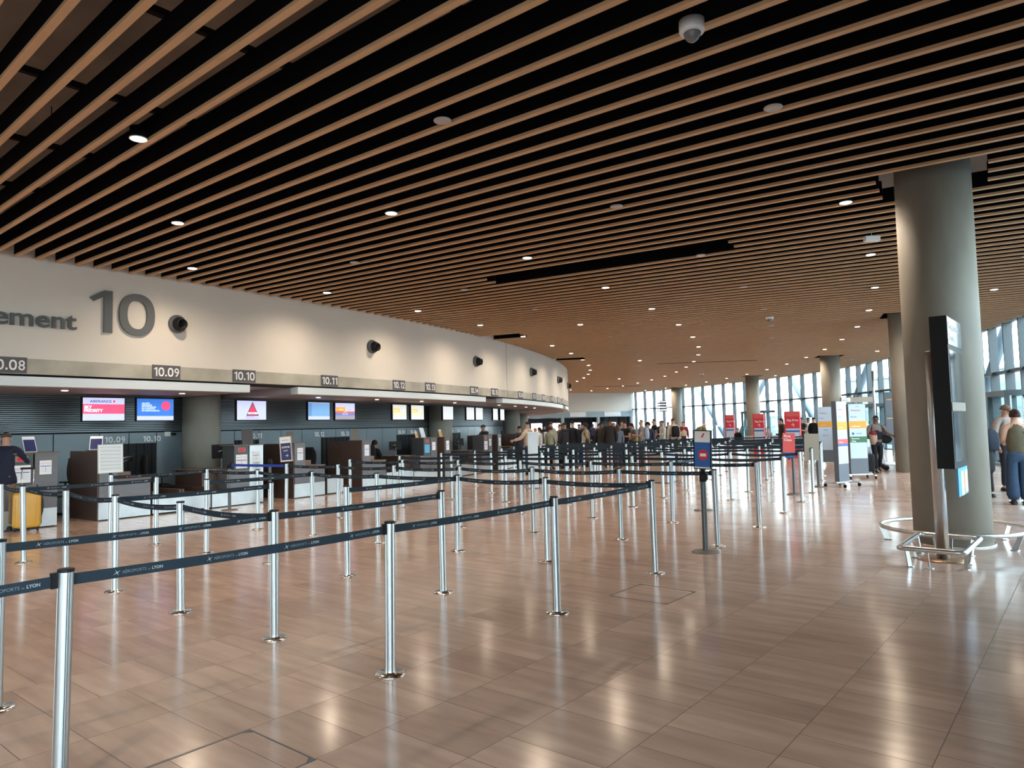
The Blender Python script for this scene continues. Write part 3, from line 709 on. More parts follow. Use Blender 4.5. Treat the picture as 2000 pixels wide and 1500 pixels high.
def desk_right(s, lab, notices=True, panel2='desk_grey', blue_n=False):
    t = thing('check_in_desk', lab, 'desk', P(RF, s, 0))
    parc(t, 'agent_table', 'brown', 51.2, 52.25, s, s+0.62, 0.06, 0.80)
    parc(t, 'table_top', 'brown_lt', 51.1, 52.3, s-0.03, s+0.63, 0.80, 0.825)
    parc(t, 'front_panel', 'desk_grey', 52.0, RF-0.004, s+0.42, s+1.45, 0.345, 0.80)
    parc(t, 'display_cabinet', 'desk_dark', 52.15, RF, s+0.62, s+1.02, 0.78, 1.33)
    parc(t, 'tall_cabinet', panel2, 52.15, RF+0.003, s+1.05, s+1.45, 0.345, 1.33)
    parc(t, 'cabinet_top', 'brown_lt', 52.1, RF+0.02, s+0.58, s+1.47, 1.33, 1.352)
    parc(t, 'kick_panel', 'kick', 51.9, RF+0.004, s+0.02, s+1.45, 0.02, 0.342)
    parc(t, 'plinth', 'black', 51.95, RF-0.03, s+0.05, s+1.42, 0.0, 0.02)
    o = parc(t, 'display_frame', 'taupe', RF, RF+0.006, s+0.72, s+0.93, 1.19, 1.29); parc(o, 'red_display', 'led', RF+0.006, RF+0.008, s+0.75, s+0.90, 1.20, 1.275)
    if blue_n: notice(t, s+0.67, s+0.97, 0.88, 1.14, 'cyan', lines=False)
    else: notice(t, s+0.66, s+0.98, 0.82, 1.13, 'paper')
    if notices: notice(t, s+1.13, s+1.34, 0.95, 1.2, 'paper', RF+0.006)
    return t
def conveyor(s, w_, lab):
    t = thing('baggage_conveyor', lab, 'conveyor', P(RF, s, 0))
    parc(t, 'front_panel', 'kick', RF-0.03, RF, s, s+w_, 0.03, 0.40)
    parc(t, 'skirting', 'black', RF-0.06, RF-0.02, s, s+w_, 0.0, 0.03)
    n = 2 if w_ > 1.0 else 1
    for i in range(n):
        a = s+w_*i/n+0.06; c = s+w_*(i+1)/n-0.06
        parc(t, 'moving_belt', 'belt_rubber', WB, RF-0.05, a, c, 0.30, 0.36)
        for q in (a-0.05, c): parc(t, 'side_rail', 'brown', WB, RF-0.04, q, q+0.05, 0.1, 0.47)
        parc(t, 'roller_strip', 'chrome', 50.6, 51.6, c-0.06, c-0.04, 0.36, 0.364)
    parc(t, 'guard_post', 'steel', RF-0.04, RF+0.02, s+w_-0.13, s+w_-0.09, 0.0, 0.47)
    return t
NAMES = {-41.92: ('off the left edge', 'at the left edge'), -37.17: ('behind the blank sign board', 'beside the first concrete column'), -29.6: ('with the empty chair behind it', 'where the woman in black sits'),
         -25.1: ('left of the woman in pink', 'right of the woman in pink'), -20.5: ('left side of the bay with the beige hoodie', 'right side of the bay with the beige hoodie'), -15.9: ('left side of the next to last bay', 'right side of the next to last bay'), -11.3: ('left side of the farthest bay', 'right side of the farthest bay')}
for s, (na, nb) in NAMES.items():
    if s != -41.92: desk_left(s, 'check-in desk with tall brown side, %s' % na, notices=s > -40)
    conveyor(s+1.15, 1.38, 'low twin baggage conveyor by the desk %s' % na)
    desk_right(s+2.55, ('check-in desk with red display by the person in navy at the left edge' if s == -41.92 else 'agent desk with red display cabinet %s' % nb), blue_n=(s in (-29.6,)), panel2='desk_grey' if s != -37.17 else 'kick')
desk_left(-32.2, 'grey and brown check-in desk behind the dark blue exit sign')
conveyor(-31.0, 0.62, 'single low steel fronted baggage conveyor under the 10.11 plate')
# things on the desks
def stand_sheet(f, r_, z, lab, w_=0.22, h=0.30, lean=0.35, mc='navy_print', rot=0.0):
    c = P(r_, f, z); n = Vector((math.cos(R(f+rot)), math.sin(R(f+rot)), 0)); x = Vector((-n.y, n.x, 0))
    t = thing('desk_notice', lab, 'notice', c)
    def T(u, v, d): return c + x*u + Vector((0, 0, v*math.cos(lean)+0.002)) - n*(v*math.sin(lean)) + n*(d*math.cos(lean)) + Vector((0, 0, d*math.sin(lean)))
    def slab(nm, m_, u0, u1, v0, v1, d0, d1, par=t):
        b = MB(); b.hexa([T(u0, v0, d0), T(u1, v0, d0), T(u1, v0, d1), T(u0, v0, d1)], [T(u0, v1, d0), T(u1, v1, d0), T(u1, v1, d1), T(u0, v1, d1)]); return b.build(nm, m_, parent=par)
    slab('sheet', 'paper' if mc not in ('brown', 'taupe') else mc, -w_/2, w_/2, 0, h, 0, 0.006)
    if mc: slab('dark_field', mc, -w_/2+0.012, w_/2-0.012, 0.012, h*0.80, 0.006, 0.008)
    b = MB(); b.tube([T(0, h*0.8, -0.004), c - n*(0.16) + Vector((0, 0, 0.004))], 0.006, 6); b.build('prop', 'black', parent=t)
stand_sheet(-38.32, 52.4, 1.352, 'dark printed notice with white header standing on the left desk', rot=12)
stand_sheet(-37.1, 52.35, 1.352, 'leaning printed notice with white header on the desk under 10.09', rot=-30, lean=0.5)
stand_sheet(-32.1, 52.35, 1.352, 'tilted grey board on the desk behind the blue exit sign', 0.16, 0.30, 0.55, 'taupe', rot=-45)
stand_sheet(-29.5, 52.3, 1.352, 'tilted grey board on the desk under the 10.12 plate', 0.16, 0.34, 0.55, 'taupe', rot=-45)
stand_sheet(-33.42, 52.35, 1.352, 'dark brown board standing on top of the cabinet by the column', 0.3, 0.34, 0.1, 'brown')
stand_sheet(-26.1, 52.4, 1.352, 'white sheet of text standing on the desk with the blue notice', 0.24, 0.32, 0.3, 'paper')
stand_sheet(-26.5, 52.4, 1.352, 'small card with an orange spot on the desk with the blue notice', 0.13, 0.2, 0.3, 'orange')
stand_sheet(-24.95, 52.4, 1.352, 'card with an orange flower picture on the desk under 10.14', 0.17, 0.24, 0.25, 'orange')
def arm_monitor(f, r_, z, lab, yaw=0.0, desk=0.80, s=1.0):
    c = P(r_, f, desk); t = thing('agent_monitor', lab, 'monitor', c)
    a = R(f+yaw); n = Vector((math.cos(a), math.sin(a), 0)); x = Vector((-n.y, n.x, 0))
    T = Matrix(((x.x, n.x, 0, c.x), (x.y, n.y, 0, c.y), (0, 0, 1, c.z), (0, 0, 0, 1))) @ Matrix.Diagonal((s, s, s, 1))
    b = MB(); b.lathe([(0.10, 0.0), (0.10, 0.012), (0.02, 0.02)], 20, T); b.build('foot', 'chrome', parent=t)
    b = MB(); b.tube([T @ Vector((0, 0, 0.01)), T @ Vector((0, 0, 0.2)), T @ Vector((0, 0.03, 0.28))], 0.014, 8); b.build('stand', 'chrome', parent=t)
    b = MB(); b.tube([T @ Vector((0, 0.03, 0.24)), T @ Vector((-0.12, 0.09, 0.30)), T @ Vector((0.05, 0.045, 0.33))], 0.02, 8); b.build('arm_joint', 'chrome', parent=t)
    b = MB(); b.box(-0.19, 0.19, 0.0, 0.035, 0.17, 0.43, T @ Matrix.Rotation(R(8), 4, 'X')); b.build('casing', 'black', parent=t)
    b = MB(); b.box(-0.175, 0.175, -0.003, 0.0, 0.185, 0.415, T @ Matrix.Rotation(R(8), 4, 'X')); b.build('display', em((0.25, 0.3, 0.4), 0.4), parent=t)
arm_monitor(-33.72, 51.8, 0.3, 'black monitor seen from behind on the brown desk by the column', -22, 0.825, 1.25)
arm_monitor(-26.75, 51.75, 0.3, 'black monitor with chrome stand beside the woman in black', -40, 0.825)
arm_monitor(-22.25, 51.75, 0.3, 'black monitor with chrome stand beside the woman in pink', -40, 0.825)
arm_monitor(-17.6, 51.75, 0.3, 'black monitor on the desk in the first far bay', -40, 0.825)
def arm_only(f, z, lab):
    c = P(52.1, f, 0.775); t = thing('monitor_arm', lab, 'monitor arm', c)
    e = P(51.9, f+0.55, 1.12); m_ = P(52.1, f+0.02, 1.05)
    b = MB(); b.tube([c, m_], 0.02, 10); b.build('upright', 'chrome', parent=t)
    b = MB(); b.tube([m_, e], 0.022, 10); b.build('lower_arm', 'chrome', parent=t)
    b = MB(); b.tube([m_ + Vector((0, 0, 0.09)), e + Vector((0, 0, 0.06))], 0.018, 10); b.build('upper_arm', 'steel', parent=t)
    b = MB(); b.tube([e + Vector((0, 0, -0.03)), e + Vector((0, 0, 0.12))], 0.03, 10); b.build('joint', 'black', parent=t)
arm_only(-36.65, 1, 'chrome arm reaching over the low counter under 10.09')
arm_only(-31.75, 1, 'chrome arm beside the dark blue exit sign')
def chair(f, r_, yaw, lab):
    c = P(r_, f, 0); t = thing('office_chair', lab, 'chair', c)
    a = R(f+yaw); n = Vector((math.cos(a), math.sin(a), 0)); x = Vector((-n.y, n.x, 0))
    T = Matrix(((x.x, n.x, 0, c.x), (x.y, n.y, 0, c.y), (0, 0, 1, c.z), (0, 0, 0, 1)))   # faces +n
    b = MB(); 
    for k in range(5):
        q = 2*PI*k/5; b.tube([T @ Vector((0, 0, 0.09)), T @ Vector((0.3*math.cos(q), 0.3*math.sin(q), 0.05))], [0.03, 0.015], 8)
    b.lathe([(0.03, 0.07), (0.028, 0.42)], 12, T); b.build('base', 'black', parent=t)
    for k in range(5):
        q = 2*PI*k/5; b = MB(); b.lathe([(0.005, -0.02), (0.03, -0.015), (0.03, 0.015), (0.005, 0.02)], 12, T @ Matrix.Translation((0.3*math.cos(q), 0.3*math.sin(q), 0.031)) @ Matrix.Rotation(PI/2, 4, 'X')); b.build('castor', 'black', parent=t)
    b = MB()
    b.rings([[T @ Vector((0.24*sx_*math.copysign(abs(math.cos(a2))**0.5, math.cos(a2)), 0.235*sx_*math.copysign(abs(math.sin(a2))**0.5, math.sin(a2)), zz)) for a2 in [2*PI*j/20 for j in range(20)]] for sx_, zz in ((0.85, 0.42), (1, 0.44), (1, 0.49), (0.8, 0.515))])
    b.build('seat', 'blackfab', parent=t)
    b = MB(); rs = []
    for k in range(9):
        v = k/8; zz = 0.56+0.62*v; yy = -0.25-0.04*math.sin(v*PI*1.2)-0.08*v; hw = 0.21+0.03*math.sin(v*PI)-0.05*max(0, v-0.75)*4
        rs.append([T @ Vector(p) for p in ((-hw, yy+0.03, zz), (-hw*0.5, yy, zz), (hw*0.5, yy, zz), (hw, yy+0.03, zz), (hw, yy-0.01, zz), (hw*0.5, yy-0.045, zz), (-hw*0.5, yy-0.045, zz), (-hw, yy-0.01, zz))])
    b.rings(rs); b.build('backrest', 'blackfab', parent=t)
    b = MB(); b.tube([T @ Vector((0, -0.05, 0.42)), T @ Vector((0, -0.30, 0.44)), T @ Vector((0, -0.31, 0.75))], 0.022, 8); b.build('back_support', 'black', parent=t)
    for sg in (-1, 1):
        b = MB(); b.tube([T @ Vector((sg*0.22, -0.02, 0.45)), T @ Vector((sg*0.29, -0.02, 0.5)), T @ Vector((sg*0.29, -0.02, 0.68))], 0.015, 8); b.box(sg*0.29-0.035, sg*0.29+0.035, -0.13, 0.12, 0.68, 0.71, T); b.build('armrest', 'black', parent=t)
chair(-34.95, 51.05, 75, 'empty black office chair before the concrete column')
chair(-32.85, 51.5, 20, 'empty black office chair between the grey cabinet and dark desk')
chair(-36.75, 51.3, 60, 'black office chair of the agent under the 10.09 plate')
chair(-30.15, 50.9, -70, 'empty black office chair in front of the black strip curtain')
chair(-27.75, 51.35, 70, 'black office chair pulled up to the desk under 10.12')
chair(-38.9+1.5, 51.2, 30, 'black office chair in the dark gap left of the 10.09 desk')
chair(-27.05, 51.2, 90, 'black office chair under the seated woman in black')
chair(-22.75, 51.2, 90, 'black office chair under the seated woman in pink')
t = thing('wall_alarm', 'small white box with a black lens left of the concrete column', 'alarm', P(50.0, -34.1, 1.62))
b = MB(); b.arc(50.0, 50.03, -34.15, -33.98, 1.58, 1.69, 1); b.build('box', 'white', parent=t)
b = MB(); b.arc(50.0, 50.08, -33.97, -33.85, 1.60, 1.66, 1); b.build('lens', 'black', parent=t)
# ============================================================ QUEUE BARRIERS
RR = [55.05, 56.55, 57.98, 59.45, 60.9, 62.35, 63.73]
def stanchion_proto(dark=False):
    t = thing('stanchion', 'x', 'queue post')
    prof = []
    N = 48
    for k in range(N):
        a = 2*PI*k/N; g = (k % 12 == 0); prof.append((a, 0.0285 if g else 0.0330, g))
    b = MB()
    rs = [[(r_*math.cos(a), r_*math.sin(a), z) for a, r_, g in prof] for z in (0.012, 0.985)]
    b.rings(rs, smooth=False)
    b.build('tube', 'darkpost' if dark else 'post', parent=t)
    b = MB(); b.lathe([(0.0345, 0.985), (0.0355, 0.99), (0.0355, 0.997), (0.030, 1.0)], 28); b.build('cap', 'black', parent=t)
    if dark:
        b = MB(); b.lathe([(0.17, 0.0), (0.17, 0.006), (0.15, 0.018), (0.05, 0.028), (0.034, 0.03)], 36); b.build('base', mat('base_grey', (0.16, 0.145, 0.135), 0.45, 0.2), parent=t)
        b = MB(); b.lathe([(0.044, 0.87), (0.044, 0.985)], 24); b.box(-0.02, 0.02, 0.03, 0.062, 0.89, 0.975); b.box(0.03, 0.062, -0.02, 0.02, 0.89, 0.975); b.build('cassette', 'black', parent=t)
    else:
        b = MB(); b.lathe([(0.100, 0.0), (0.100, 0.009), (0.094, 0.013), (0.040, 0.014), (0.040, 0.022), (0.034, 0.022)], 40); b.build('base', 'chrome', parent=t)
        b = MB()
        for k in range(4):
            T = Matrix.Rotation(k*PI/2, 4, 'Z'); b.box(0.0288, 0.0295, -0.0018, 0.0018, 0.02, 0.984, T)
        b.build('groove', 'black', parent=t)
    return t
posts = {}
proto = stanchion_proto(); dproto = stanchion_proto(True); first = [True, True]
meas = {  # measured lean of some posts: base x, base y, top x, top y
 'a2': (-0.84, 4.79, -0.86, 4.82), 'a3': (0.32, 6.28, 0.30, 6.33), 'c2': (-6.21, 9.27, -6.16, 9.20), 'e7': (0.35, 8.60, 0.31, 8.66)}
ROWF = {0: -41.43, 1: -39.73, 2: -38.02, 3: -36.30, 4: -34.56, 5: -32.78, 6: -31.05, 7: -29.35, 8: -27.6, 9: -25.95, 10: -24.4, 11: -22.75, 12: -21.1, 13: -19.4, 14: -17.75, 15: -16.1, 16: -14.5}
def post(key, x, y, label, group='silver belt posts of the queue maze', dark=False, tilt=(0, 0)):
    pr = dproto if dark else proto; i = 1 if dark else 0
    c = Vector((x, y, 0)); f = math.atan2(y-CY, x-CX)
    if first[i]:
        pr.location = c; pr.rotation_euler = (tilt[0], tilt[1], f); pr['label'] = label; pr['group'] = group; first[i] = False; o = pr
    else: o = dup(pr, c, f, label, group, tilt)
    if dark: del_group(o)
    posts[key] = Vector((x + math.sin(tilt[1]), y - math.sin(tilt[0]), 0))
    return o
def del_group(o):
    if 'group' in o: o['group'] = 'dark grey belt posts'
rnd = random.Random(3)
SKIP = {(0, 0), (0, 1), (0, 2), (0, 3), (0, 4)}
for j in range(17):
    for k in range(7):
        if (j, k) in SKIP: continue
        if (j, k) in ((6, 5),): continue
        if j == 2 and k == 0: pass
        rr = RR[k]; ff = ROWF[j]
        if j == 1 and k == 0: rr = 55.66
        if j == 0 and k == 5: rr, ff = 62.31, -41.37
        if j == 10 and k in (0, 1): rr -= 0.3
        p = P(rr + rnd.uniform(-0.015, 0.015), ff + rnd.uniform(-0.02, 0.02))
        tl = (rnd.uniform(-0.012, 0.012), rnd.uniform(-0.012, 0.012))
        if (j, k) == (3, 6): tl = (0.0, -0.01)
        if (j, k) == (3, 5): tl = (-0.03, -0.02)
        if (j, k) == (1, 1): tl = (0.03, 0.02)
        if (j, k) in ((1, 2), (1, 0)): tl = (0.02, 0.03)
        if j == 0: nm = 'silver belt post at the left edge, %s row from the drum' % ('nearest' if k == 6 else 'next')
        nm = 'silver belt post, %s from the drum in the %s row of the maze' % (ordn(k), ordn(j))
        if (j, k) == (0, 6): nm = 'largest silver belt post, nearest the viewer at the left'
        if (j, k) == (1, 6): nm = 'silver belt post on the front edge, standing left of centre with full base'
        if (j, k) == (2, 6): nm = 'silver belt post on the front edge, near the middle of the floor'
        if (j, k) == (3, 6): nm = 'silver belt post at the right end of the front belt'
        post((j, k), p.x, p.y, nm, tilt=tl)
post('left', -3.35, 1.75, 'silver belt post just outside the left edge')
post('left2', -4.35, 3.1, 'silver belt post outside the left edge on the second belt')
# old style posts by the desks
post('f0', -6.02, 15.25, 'old belt post with pale round foot holding the blue belt', dark=True)
post('f1b', -5.62, 16.6, 'dark grey post standing before the dark brown desk', dark=True)
post('s1', 2.36, 9.03, 'dark grey post with wide round foot carrying the no-entry sign', dark=True)
post('h6', 3.46, 13.28, 'dark grey post with round foot right behind the no-entry sign', dark=True)
posts[(6, 5)] = posts['h6']
post('j7b', 6.10, 15.74, 'dark grey post carrying the coral First Class sign', dark=True)
post('m7', 7.34, 17.42, 'dark grey post just left of the airline totems', dark=True)
def logo_mesh(size):
    key = ('logo', size)
    if key in _txt: return _txt[key]
    b = MB()
    pts = []
    for k in range(8):
        a = PI/2*(k/2.0) + 0.5; r_ = size*(0.62 if k % 2 == 0 else 0.11)
        if k in (0, 4): r_ = size*0.72
        pts.append((r_*math.cos(a), r_*math.sin(a)))
    b.prism(pts, 0, 0.0004)
    me = bpy.data.meshes.new('logo'); me.from_pydata([tuple(v) for v in b.v], [], b.f); _txt[key] = me; return me
def belt(a, c, label, group='dark belts of the queue maze', text=0, m_='navy', sag=0.02, zc=0.945, color=None):
    A = posts[a].copy(); B = posts[c].copy(); A.z = B.z = zc
    d = (B-A); L = d.length; u = d/L; A += u*0.034; B -= u*0.034; L -= 0.068
    n = Vector((u.y, -u.x, 0))
    if n.dot(-A) < 0: n = -n; 
    right = Vector((-n.y, n.x, 0))
    t = thing('barrier_belt', label, 'belt', A, group)
    hh = 0.026; N = 12
    def pt(s, h, off): 
        q = s/L; z = zc + h - sag*4*q*(1-q); p = A + u*s; return Vector((p.x, p.y, z)) + n*off
    b = MB(); rs = []
    for k in range(N+1):
        s = L*k/N; rs.append([pt(s, -hh, 0.0008), pt(s, hh, 0.0008), pt(s, hh, -0.0008), pt(s, -hh, -0.0008)])
    b.rings(rs, smooth=False); b.build('webbing', m_, parent=t)
    b = MB(); e = B - u*0.006
    q0 = B - u*0.028; q1 = B - u*0.001
    b.hexa([q0+n*0.013+Vector((0, 0, -0.03)), q1+n*0.013+Vector((0, 0, -0.03)), q1-n*0.013+Vector((0, 0, -0.03)), q0-n*0.013+Vector((0, 0, -0.03))],
           [q0+n*0.013+Vector((0, 0, 0.04)), q1+n*0.013+Vector((0, 0, 0.04)), q1-n*0.013+Vector((0, 0, 0.04)), q0-n*0.013+Vector((0, 0, 0.04))])
    b.build('end_clip', 'black', parent=t)
    if text:
        K = 0.80; lm = logo_mesh(0.030*K*1.15); m1 = text_me('AÉROPORTS', 0.026*K, 0.0002, 0.0); m2 = text_me('DE', 0.012*K, 0.0002); m3 = text_me('LYON', 0.026*K, 0.0002, 0.0006)
        sgn = 1 if u.dot(right) > 0 else -1
        for i in range(text):
            s0 = L*(i+0.62)/text - 0.10
            b = MB()
            for me, dx in ((lm, 0.0), (m1, 0.030*K), (m2, 0.181*K), (m3, 0.205*K)):
                b.m = 1 if me in (m1, m2) else 0
                if me is lm: fn = lambda p: pt(s0+p.x if sgn > 0 else L-(s0+p.x), p.y, 0.0012)
                else: fn = lambda p, dx=dx: pt(s0+dx+p.x*0.98 if sgn > 0 else L-(s0+dx+p.x*0.98), p.y-0.007, 0.0012)
                b.add_mesh(me, fn)
            b.build('lettering', ['belt_print', 'belt_print_thin'], parent=t)
# radial belts
for j in range(3, 17):
    for k in range(6):
        if j == 4 and k == 0: continue
        if j == 15 and k > 3: continue
        belt((j, k), (j, k+1), 'dark belt between the %s and %s posts of the %s row of the maze' % (ordn(k), ordn(k+1), ordn(j)), text=(3 if j <= 5 else 0), sag=rnd.choice((0.012, 0.02, 0.03)))
for k in range(5): belt((1, k), (1, k+1), 'dark belt between the %s and %s posts of the second row of the maze' % (ordn(k), ordn(k+1)), text=3, sag=0.03)
belt((4, 1), 'f1x', '') if False else None
# tangential belts
tang = [((0, 6), (1, 6), 'front belt with white lettering, stretched right of the nearest post', 4), ((1, 6), (2, 6), 'front belt with white lettering, middle span', 4), ((2, 6), (3, 6), 'front belt with white lettering, right-hand span', 4),
        ('left', (0, 6), 'lettered belt leaving the picture at the lower left', 4), ((0, 5), (1, 5), 'second belt from the front, left span, with white lettering', 4), ((1, 5), (2, 5), 'second belt from the front, right span', 4), ('left2', (0, 5), 'second belt from the front outside the left edge', 0),
        ((1, 3), (2, 3), 'lettered belt rising right from the fourth post of the second row', 3), ((1, 1), (2, 1), 'lettered belt crossing in front of the grey desk cabinet at the left', 3), ((2, 0), (3, 0), 'lettered belt right of the blank white sign board', 3),
        ((2, 2), (3, 2), 'lettered belt ending at the third post of the fourth row', 3), ((2, 4), (3, 4), 'lettered belt ending at the fifth post of the fourth row', 3), ((5, 5), (6, 5), 'belt running behind the no-entry sign', 3)]
for a, c, lab, n_ in tang: belt(a, c, lab, text=n_, sag=0.008)
for j, k in ((7, 0), (9, 0), (11, 0), (13, 0), (12, 2), (14, 1), (15, 3), (13, 4), (11, 6), (13, 6), (15, 6), (9, 6)):
    if j+1 <= 16: belt((j, k), (j+1, k), 'cross belt joining the %s and %s rows at the %s post from the drum' % (ordn(j), ordn(j+1), ordn(k)), text=0, sag=0.01)
belt('f0', (4, 0), 'bright blue belt in front of the grey check-in cabinets', group='blue belt', m_='blue_belt', sag=0.004)
belt((4, 0), (4, 1), 'dark belt leading right from the dark blue exit sign', text=3, sag=0.02)
# ------------------------------------------------------------ sign boards on posts
def board(key, z0, z1, w_, yaw, lab, build, nm='sign_board', thick=0.02, tilt=0.0, frame_m='white', edge=None, off=(0, 0)):
    c = Vector(posts[key]) if not isinstance(key, tuple) or key in posts else Vector((*key, 0)); c.z = z0
    c.x += off[0]; c.y += off[1]
    v = -Vector((c.x, c.y, 0)).normalized(); a = math.atan2(v.y, v.x)+R(yaw); n = Vector((math.cos(a), math.sin(a), 0)); x = Vector((-n.y, n.x, 0))
    T = Matrix(((x.x, 0, n.x, c.x), (x.y, 0, n.y, c.y), (0, 1, 0, c.z), (0, 0, 0, 1))) @ Matrix.Rotation(R(tilt), 4, 'Z')
    t = thing(nm, lab, 'sign', c); H_ = z1-z0
    b = MB(); b.box(-w_/2, w_/2, 0, H_, -thick, 0, T); b.build('panel', frame_m, parent=t)
    if edge:
        b = MB(); e = 0.012
        for q in ((-w_/2-e, -w_/2, -e, H_+e), (w_/2, w_/2+e, -e, H_+e), (-w_/2, w_/2, -e, 0), (-w_/2, w_/2, H_, H_+e)): b.box(q[0], q[1], q[2], q[3], -thick-0.003, 0.004, T)
        b.build('frame', edge, parent=t)
    b = MB(); b.box(-0.022, 0.022, -0.035, 0.03, -thick-0.02, -0.002, T); b.build('holder', 'black', parent=t)
    def q(nm_, m_, x0, x1, y0, y1, k=1):
        b = MB(); b.box(x0*w_-w_/2, x1*w_-w_/2, y0*H_, y1*H_, 0.0005*k, 0.0005*k+0.0004, T); return b.build(nm_, m_, parent=t)
    def tx(s, x_, y_, h, m_, bold=0.0, al='LEFT', sx=1.0):
        b = MB(); b.add_mesh(text_me(s, h, 0.0002, bold, al, sx), lambda p: T @ Vector((x_*w_-w_/2+p.x, y_*H_+p.y, p.z+0.0035))); b.build('sign_text', m_, parent=t)
    def disc(cx, cy, r_, m_, k=2):
        b = MB(); b.prism([(cx*w_-w_/2+r_*math.cos(2*PI*i/32), cy*H_+r_*math.sin(2*PI*i/32)) for i in range(32)], 0.0005*k, 0.0005*k+0.0004); b.v = [T @ v for v in b.v]; b.build('disc', m_, parent=t)
    build(q, tx, disc, t, T, w_, H_)
    return t
def s_noentry(q, tx, disc, t, T, w_, H_):
    q('blue_field', 'blue', 0.0, 1, 0.035, 0.70); disc(0.55, 0.36, 0.068, 'red'); q('white_bar', 'white', 0.36, 0.74, 0.32, 0.40, 6)
    b = MB(); b.prism([(-0.02, 0.385), (0.005, 0.385), (0.032, 0.44), (0.012, 0.44)], 0.001, 0.0015); b.v = [T @ v for v in b.v]; b.build('red_stroke', 'red', parent=t)
board('s1', 1.035, 1.50, 0.215, -28, 'blue and white sign with a round red no-entry symbol', s_noentry, edge='black', tilt=-2)
def s_wave(q, tx, disc, t, T, w_, H_): q('poster', 'wave', 0.06, 0.94, 0.05, 0.95)
board((2, 0), 1.03, 1.47, 0.34, 8, 'blank wavy white sign board on a post before the 10.09 desk', s_wave, edge='kick', tilt=1)
def s_exit(q, tx, disc, t, T, w_, H_):
    q('blue_field', 'navy_print', 0.05, 0.95, 0.04, 0.74); tx('SORTIE', 0.5, 0.54, 0.05, 'white_print', 0.001, 'CENTER'); tx('EXIT', 0.5, 0.40, 0.045, 'white_print', 0, 'CENTER'); tx('→', 0.36, 0.17, 0.09, 'white_print'); tx('AIRFRANCE', 0.5, 0.84, 0.028, 'navy_print', 0, 'CENTER')
board((4, 0), 1.035, 1.52, 0.23, -22, 'dark blue exit sign with a white arrow on a silver post', s_exit, edge='taupe', tilt=4)
def s_first(q, tx, disc, t, T, w_, H_):
    q('coral_field', 'pink', 0, 1, 0.22, 1); q('blue_strip', 'blue', 0, 1, 0, 0.22); tx('First', 0.1, 0.83, 0.075, 'white_print', 0.001); tx('Class', 0.1, 0.68, 0.075, 'white_print', 0.001); tx('Business', 0.1, 0.08, 0.045, 'white_print')
board('j7b', 0.80, 1.34, 0.25, 0, 'coral First Class sign with a blue Business strip', s_first, tilt=-2, off=(-0.1, -0.03))
def s_none(q, tx, disc, t, T, w_, H_): 
    q('clip_label', 'paper', 0.38, 0.55, 0.08, 0.38); q('red_tab', 'red', 0.36, 0.54, 0.02, 0.10, 3)
board((8, 6), 0.72, 1.31, 0.31, 10, 'plain taupe back of a sign board right of First Class', s_none, frame_m='taupe', tilt=-2)
# ------------------------------------------------------------ airline totems on castors
def totem(x, y, yaw, H_, w_, lab, paint, depth=0.12):
    a = R(yaw); n = Vector((math.cos(a), math.sin(a), 0)); xx = Vector((-n.y, n.x, 0)); c = Vector((x, y, 0))
    T = Matrix(((xx.x, 0, n.x, c.x), (xx.y, 0, n.y, c.y), (0, 1, 0, c.z), (0, 0, 0, 1)))
    t = thing('airline_totem', lab, 'sign', c)
    b = MB(); b.box(-w_/2, w_/2, 0.13, H_, -depth, -0.004, T); b.build('body', 'totem_grey', parent=t)
    b = MB(); b.box(-w_/2+0.01, w_/2-0.01, 0.55, H_-0.01, -0.004, 0, T); b.build('front_sheet', 'totem', parent=t)
    b = MB(); b.box(-w_/2-0.12, w_/2+0.12, 0.105, 0.13, -depth*0.5-0.05, -depth*0.5+0.05, T)
    b.box(-w_/2-0.12, -w_/2-0.07, 0.085, 0.11, -0.33, 0.2, T); b.box(w_/2+0.07, w_/2+0.12, 0.085, 0.11, -0.33, 0.2, T); b.build('foot_frame', 'steel', parent=t)
    for sx_ in (-w_/2-0.095, w_/2+0.095):
        for sz in (-0.31, 0.18):
            b = MB(); b.lathe([(0.005, -0.015), (0.042, -0.012), (0.042, 0.012), (0.005, 0.015)], 16, T @ Matrix.Translation((sx_, 0.043, sz)) @ Matrix.Rotation(PI/2, 4, 'Y')); b.build('castor', 'black', parent=t)
    def q(nm_, m_, x0, x1, y0, y1, k=1):
        b = MB(); b.box(x0*w_-w_/2, x1*w_-w_/2, y0, y1, 0.0006*k, 0.0006*k+0.0005, T); b.build(nm_, m_, parent=t)
    def tx(s, x_, y_, h, m_, bold=0.0):
        b = MB(); b.add_mesh(text_me(s, h, 0.0002, bold, 'LEFT'), lambda p: T @ Vector((x_*w_-w_/2+p.x, y_+p.y, p.z+0.003))); b.build('totem_text', m_, parent=t)
    paint(q, tx)
def pa_e(q, tx):
    tx('Austrian', 0.15, 1.83, 0.075, 'red'); tx('Brussels', 0.12, 1.66, 0.05, 'navy_print'); q('amber_band', 'orange', 0, 1, 1.36, 1.56); tx('Lufthansa', 0.15, 1.40, 0.06, 'white_print', 0.001); tx('SWISS', 0.4, 1.20, 0.055, 'navy_print'); q('blue_mark', 'blue', 0.15, 0.28, 1.19, 1.25)
    q('red_stroke', 'red', 0.42, 0.62, 1.945, 1.955)
    q('green_band', 'green', 0, 1, 0.98, 1.14); tx('Economy', 0.12, 1.07, 0.055, 'white_print', 0.001); tx('Class', 0.12, 1.0, 0.055, 'white_print', 0.001)
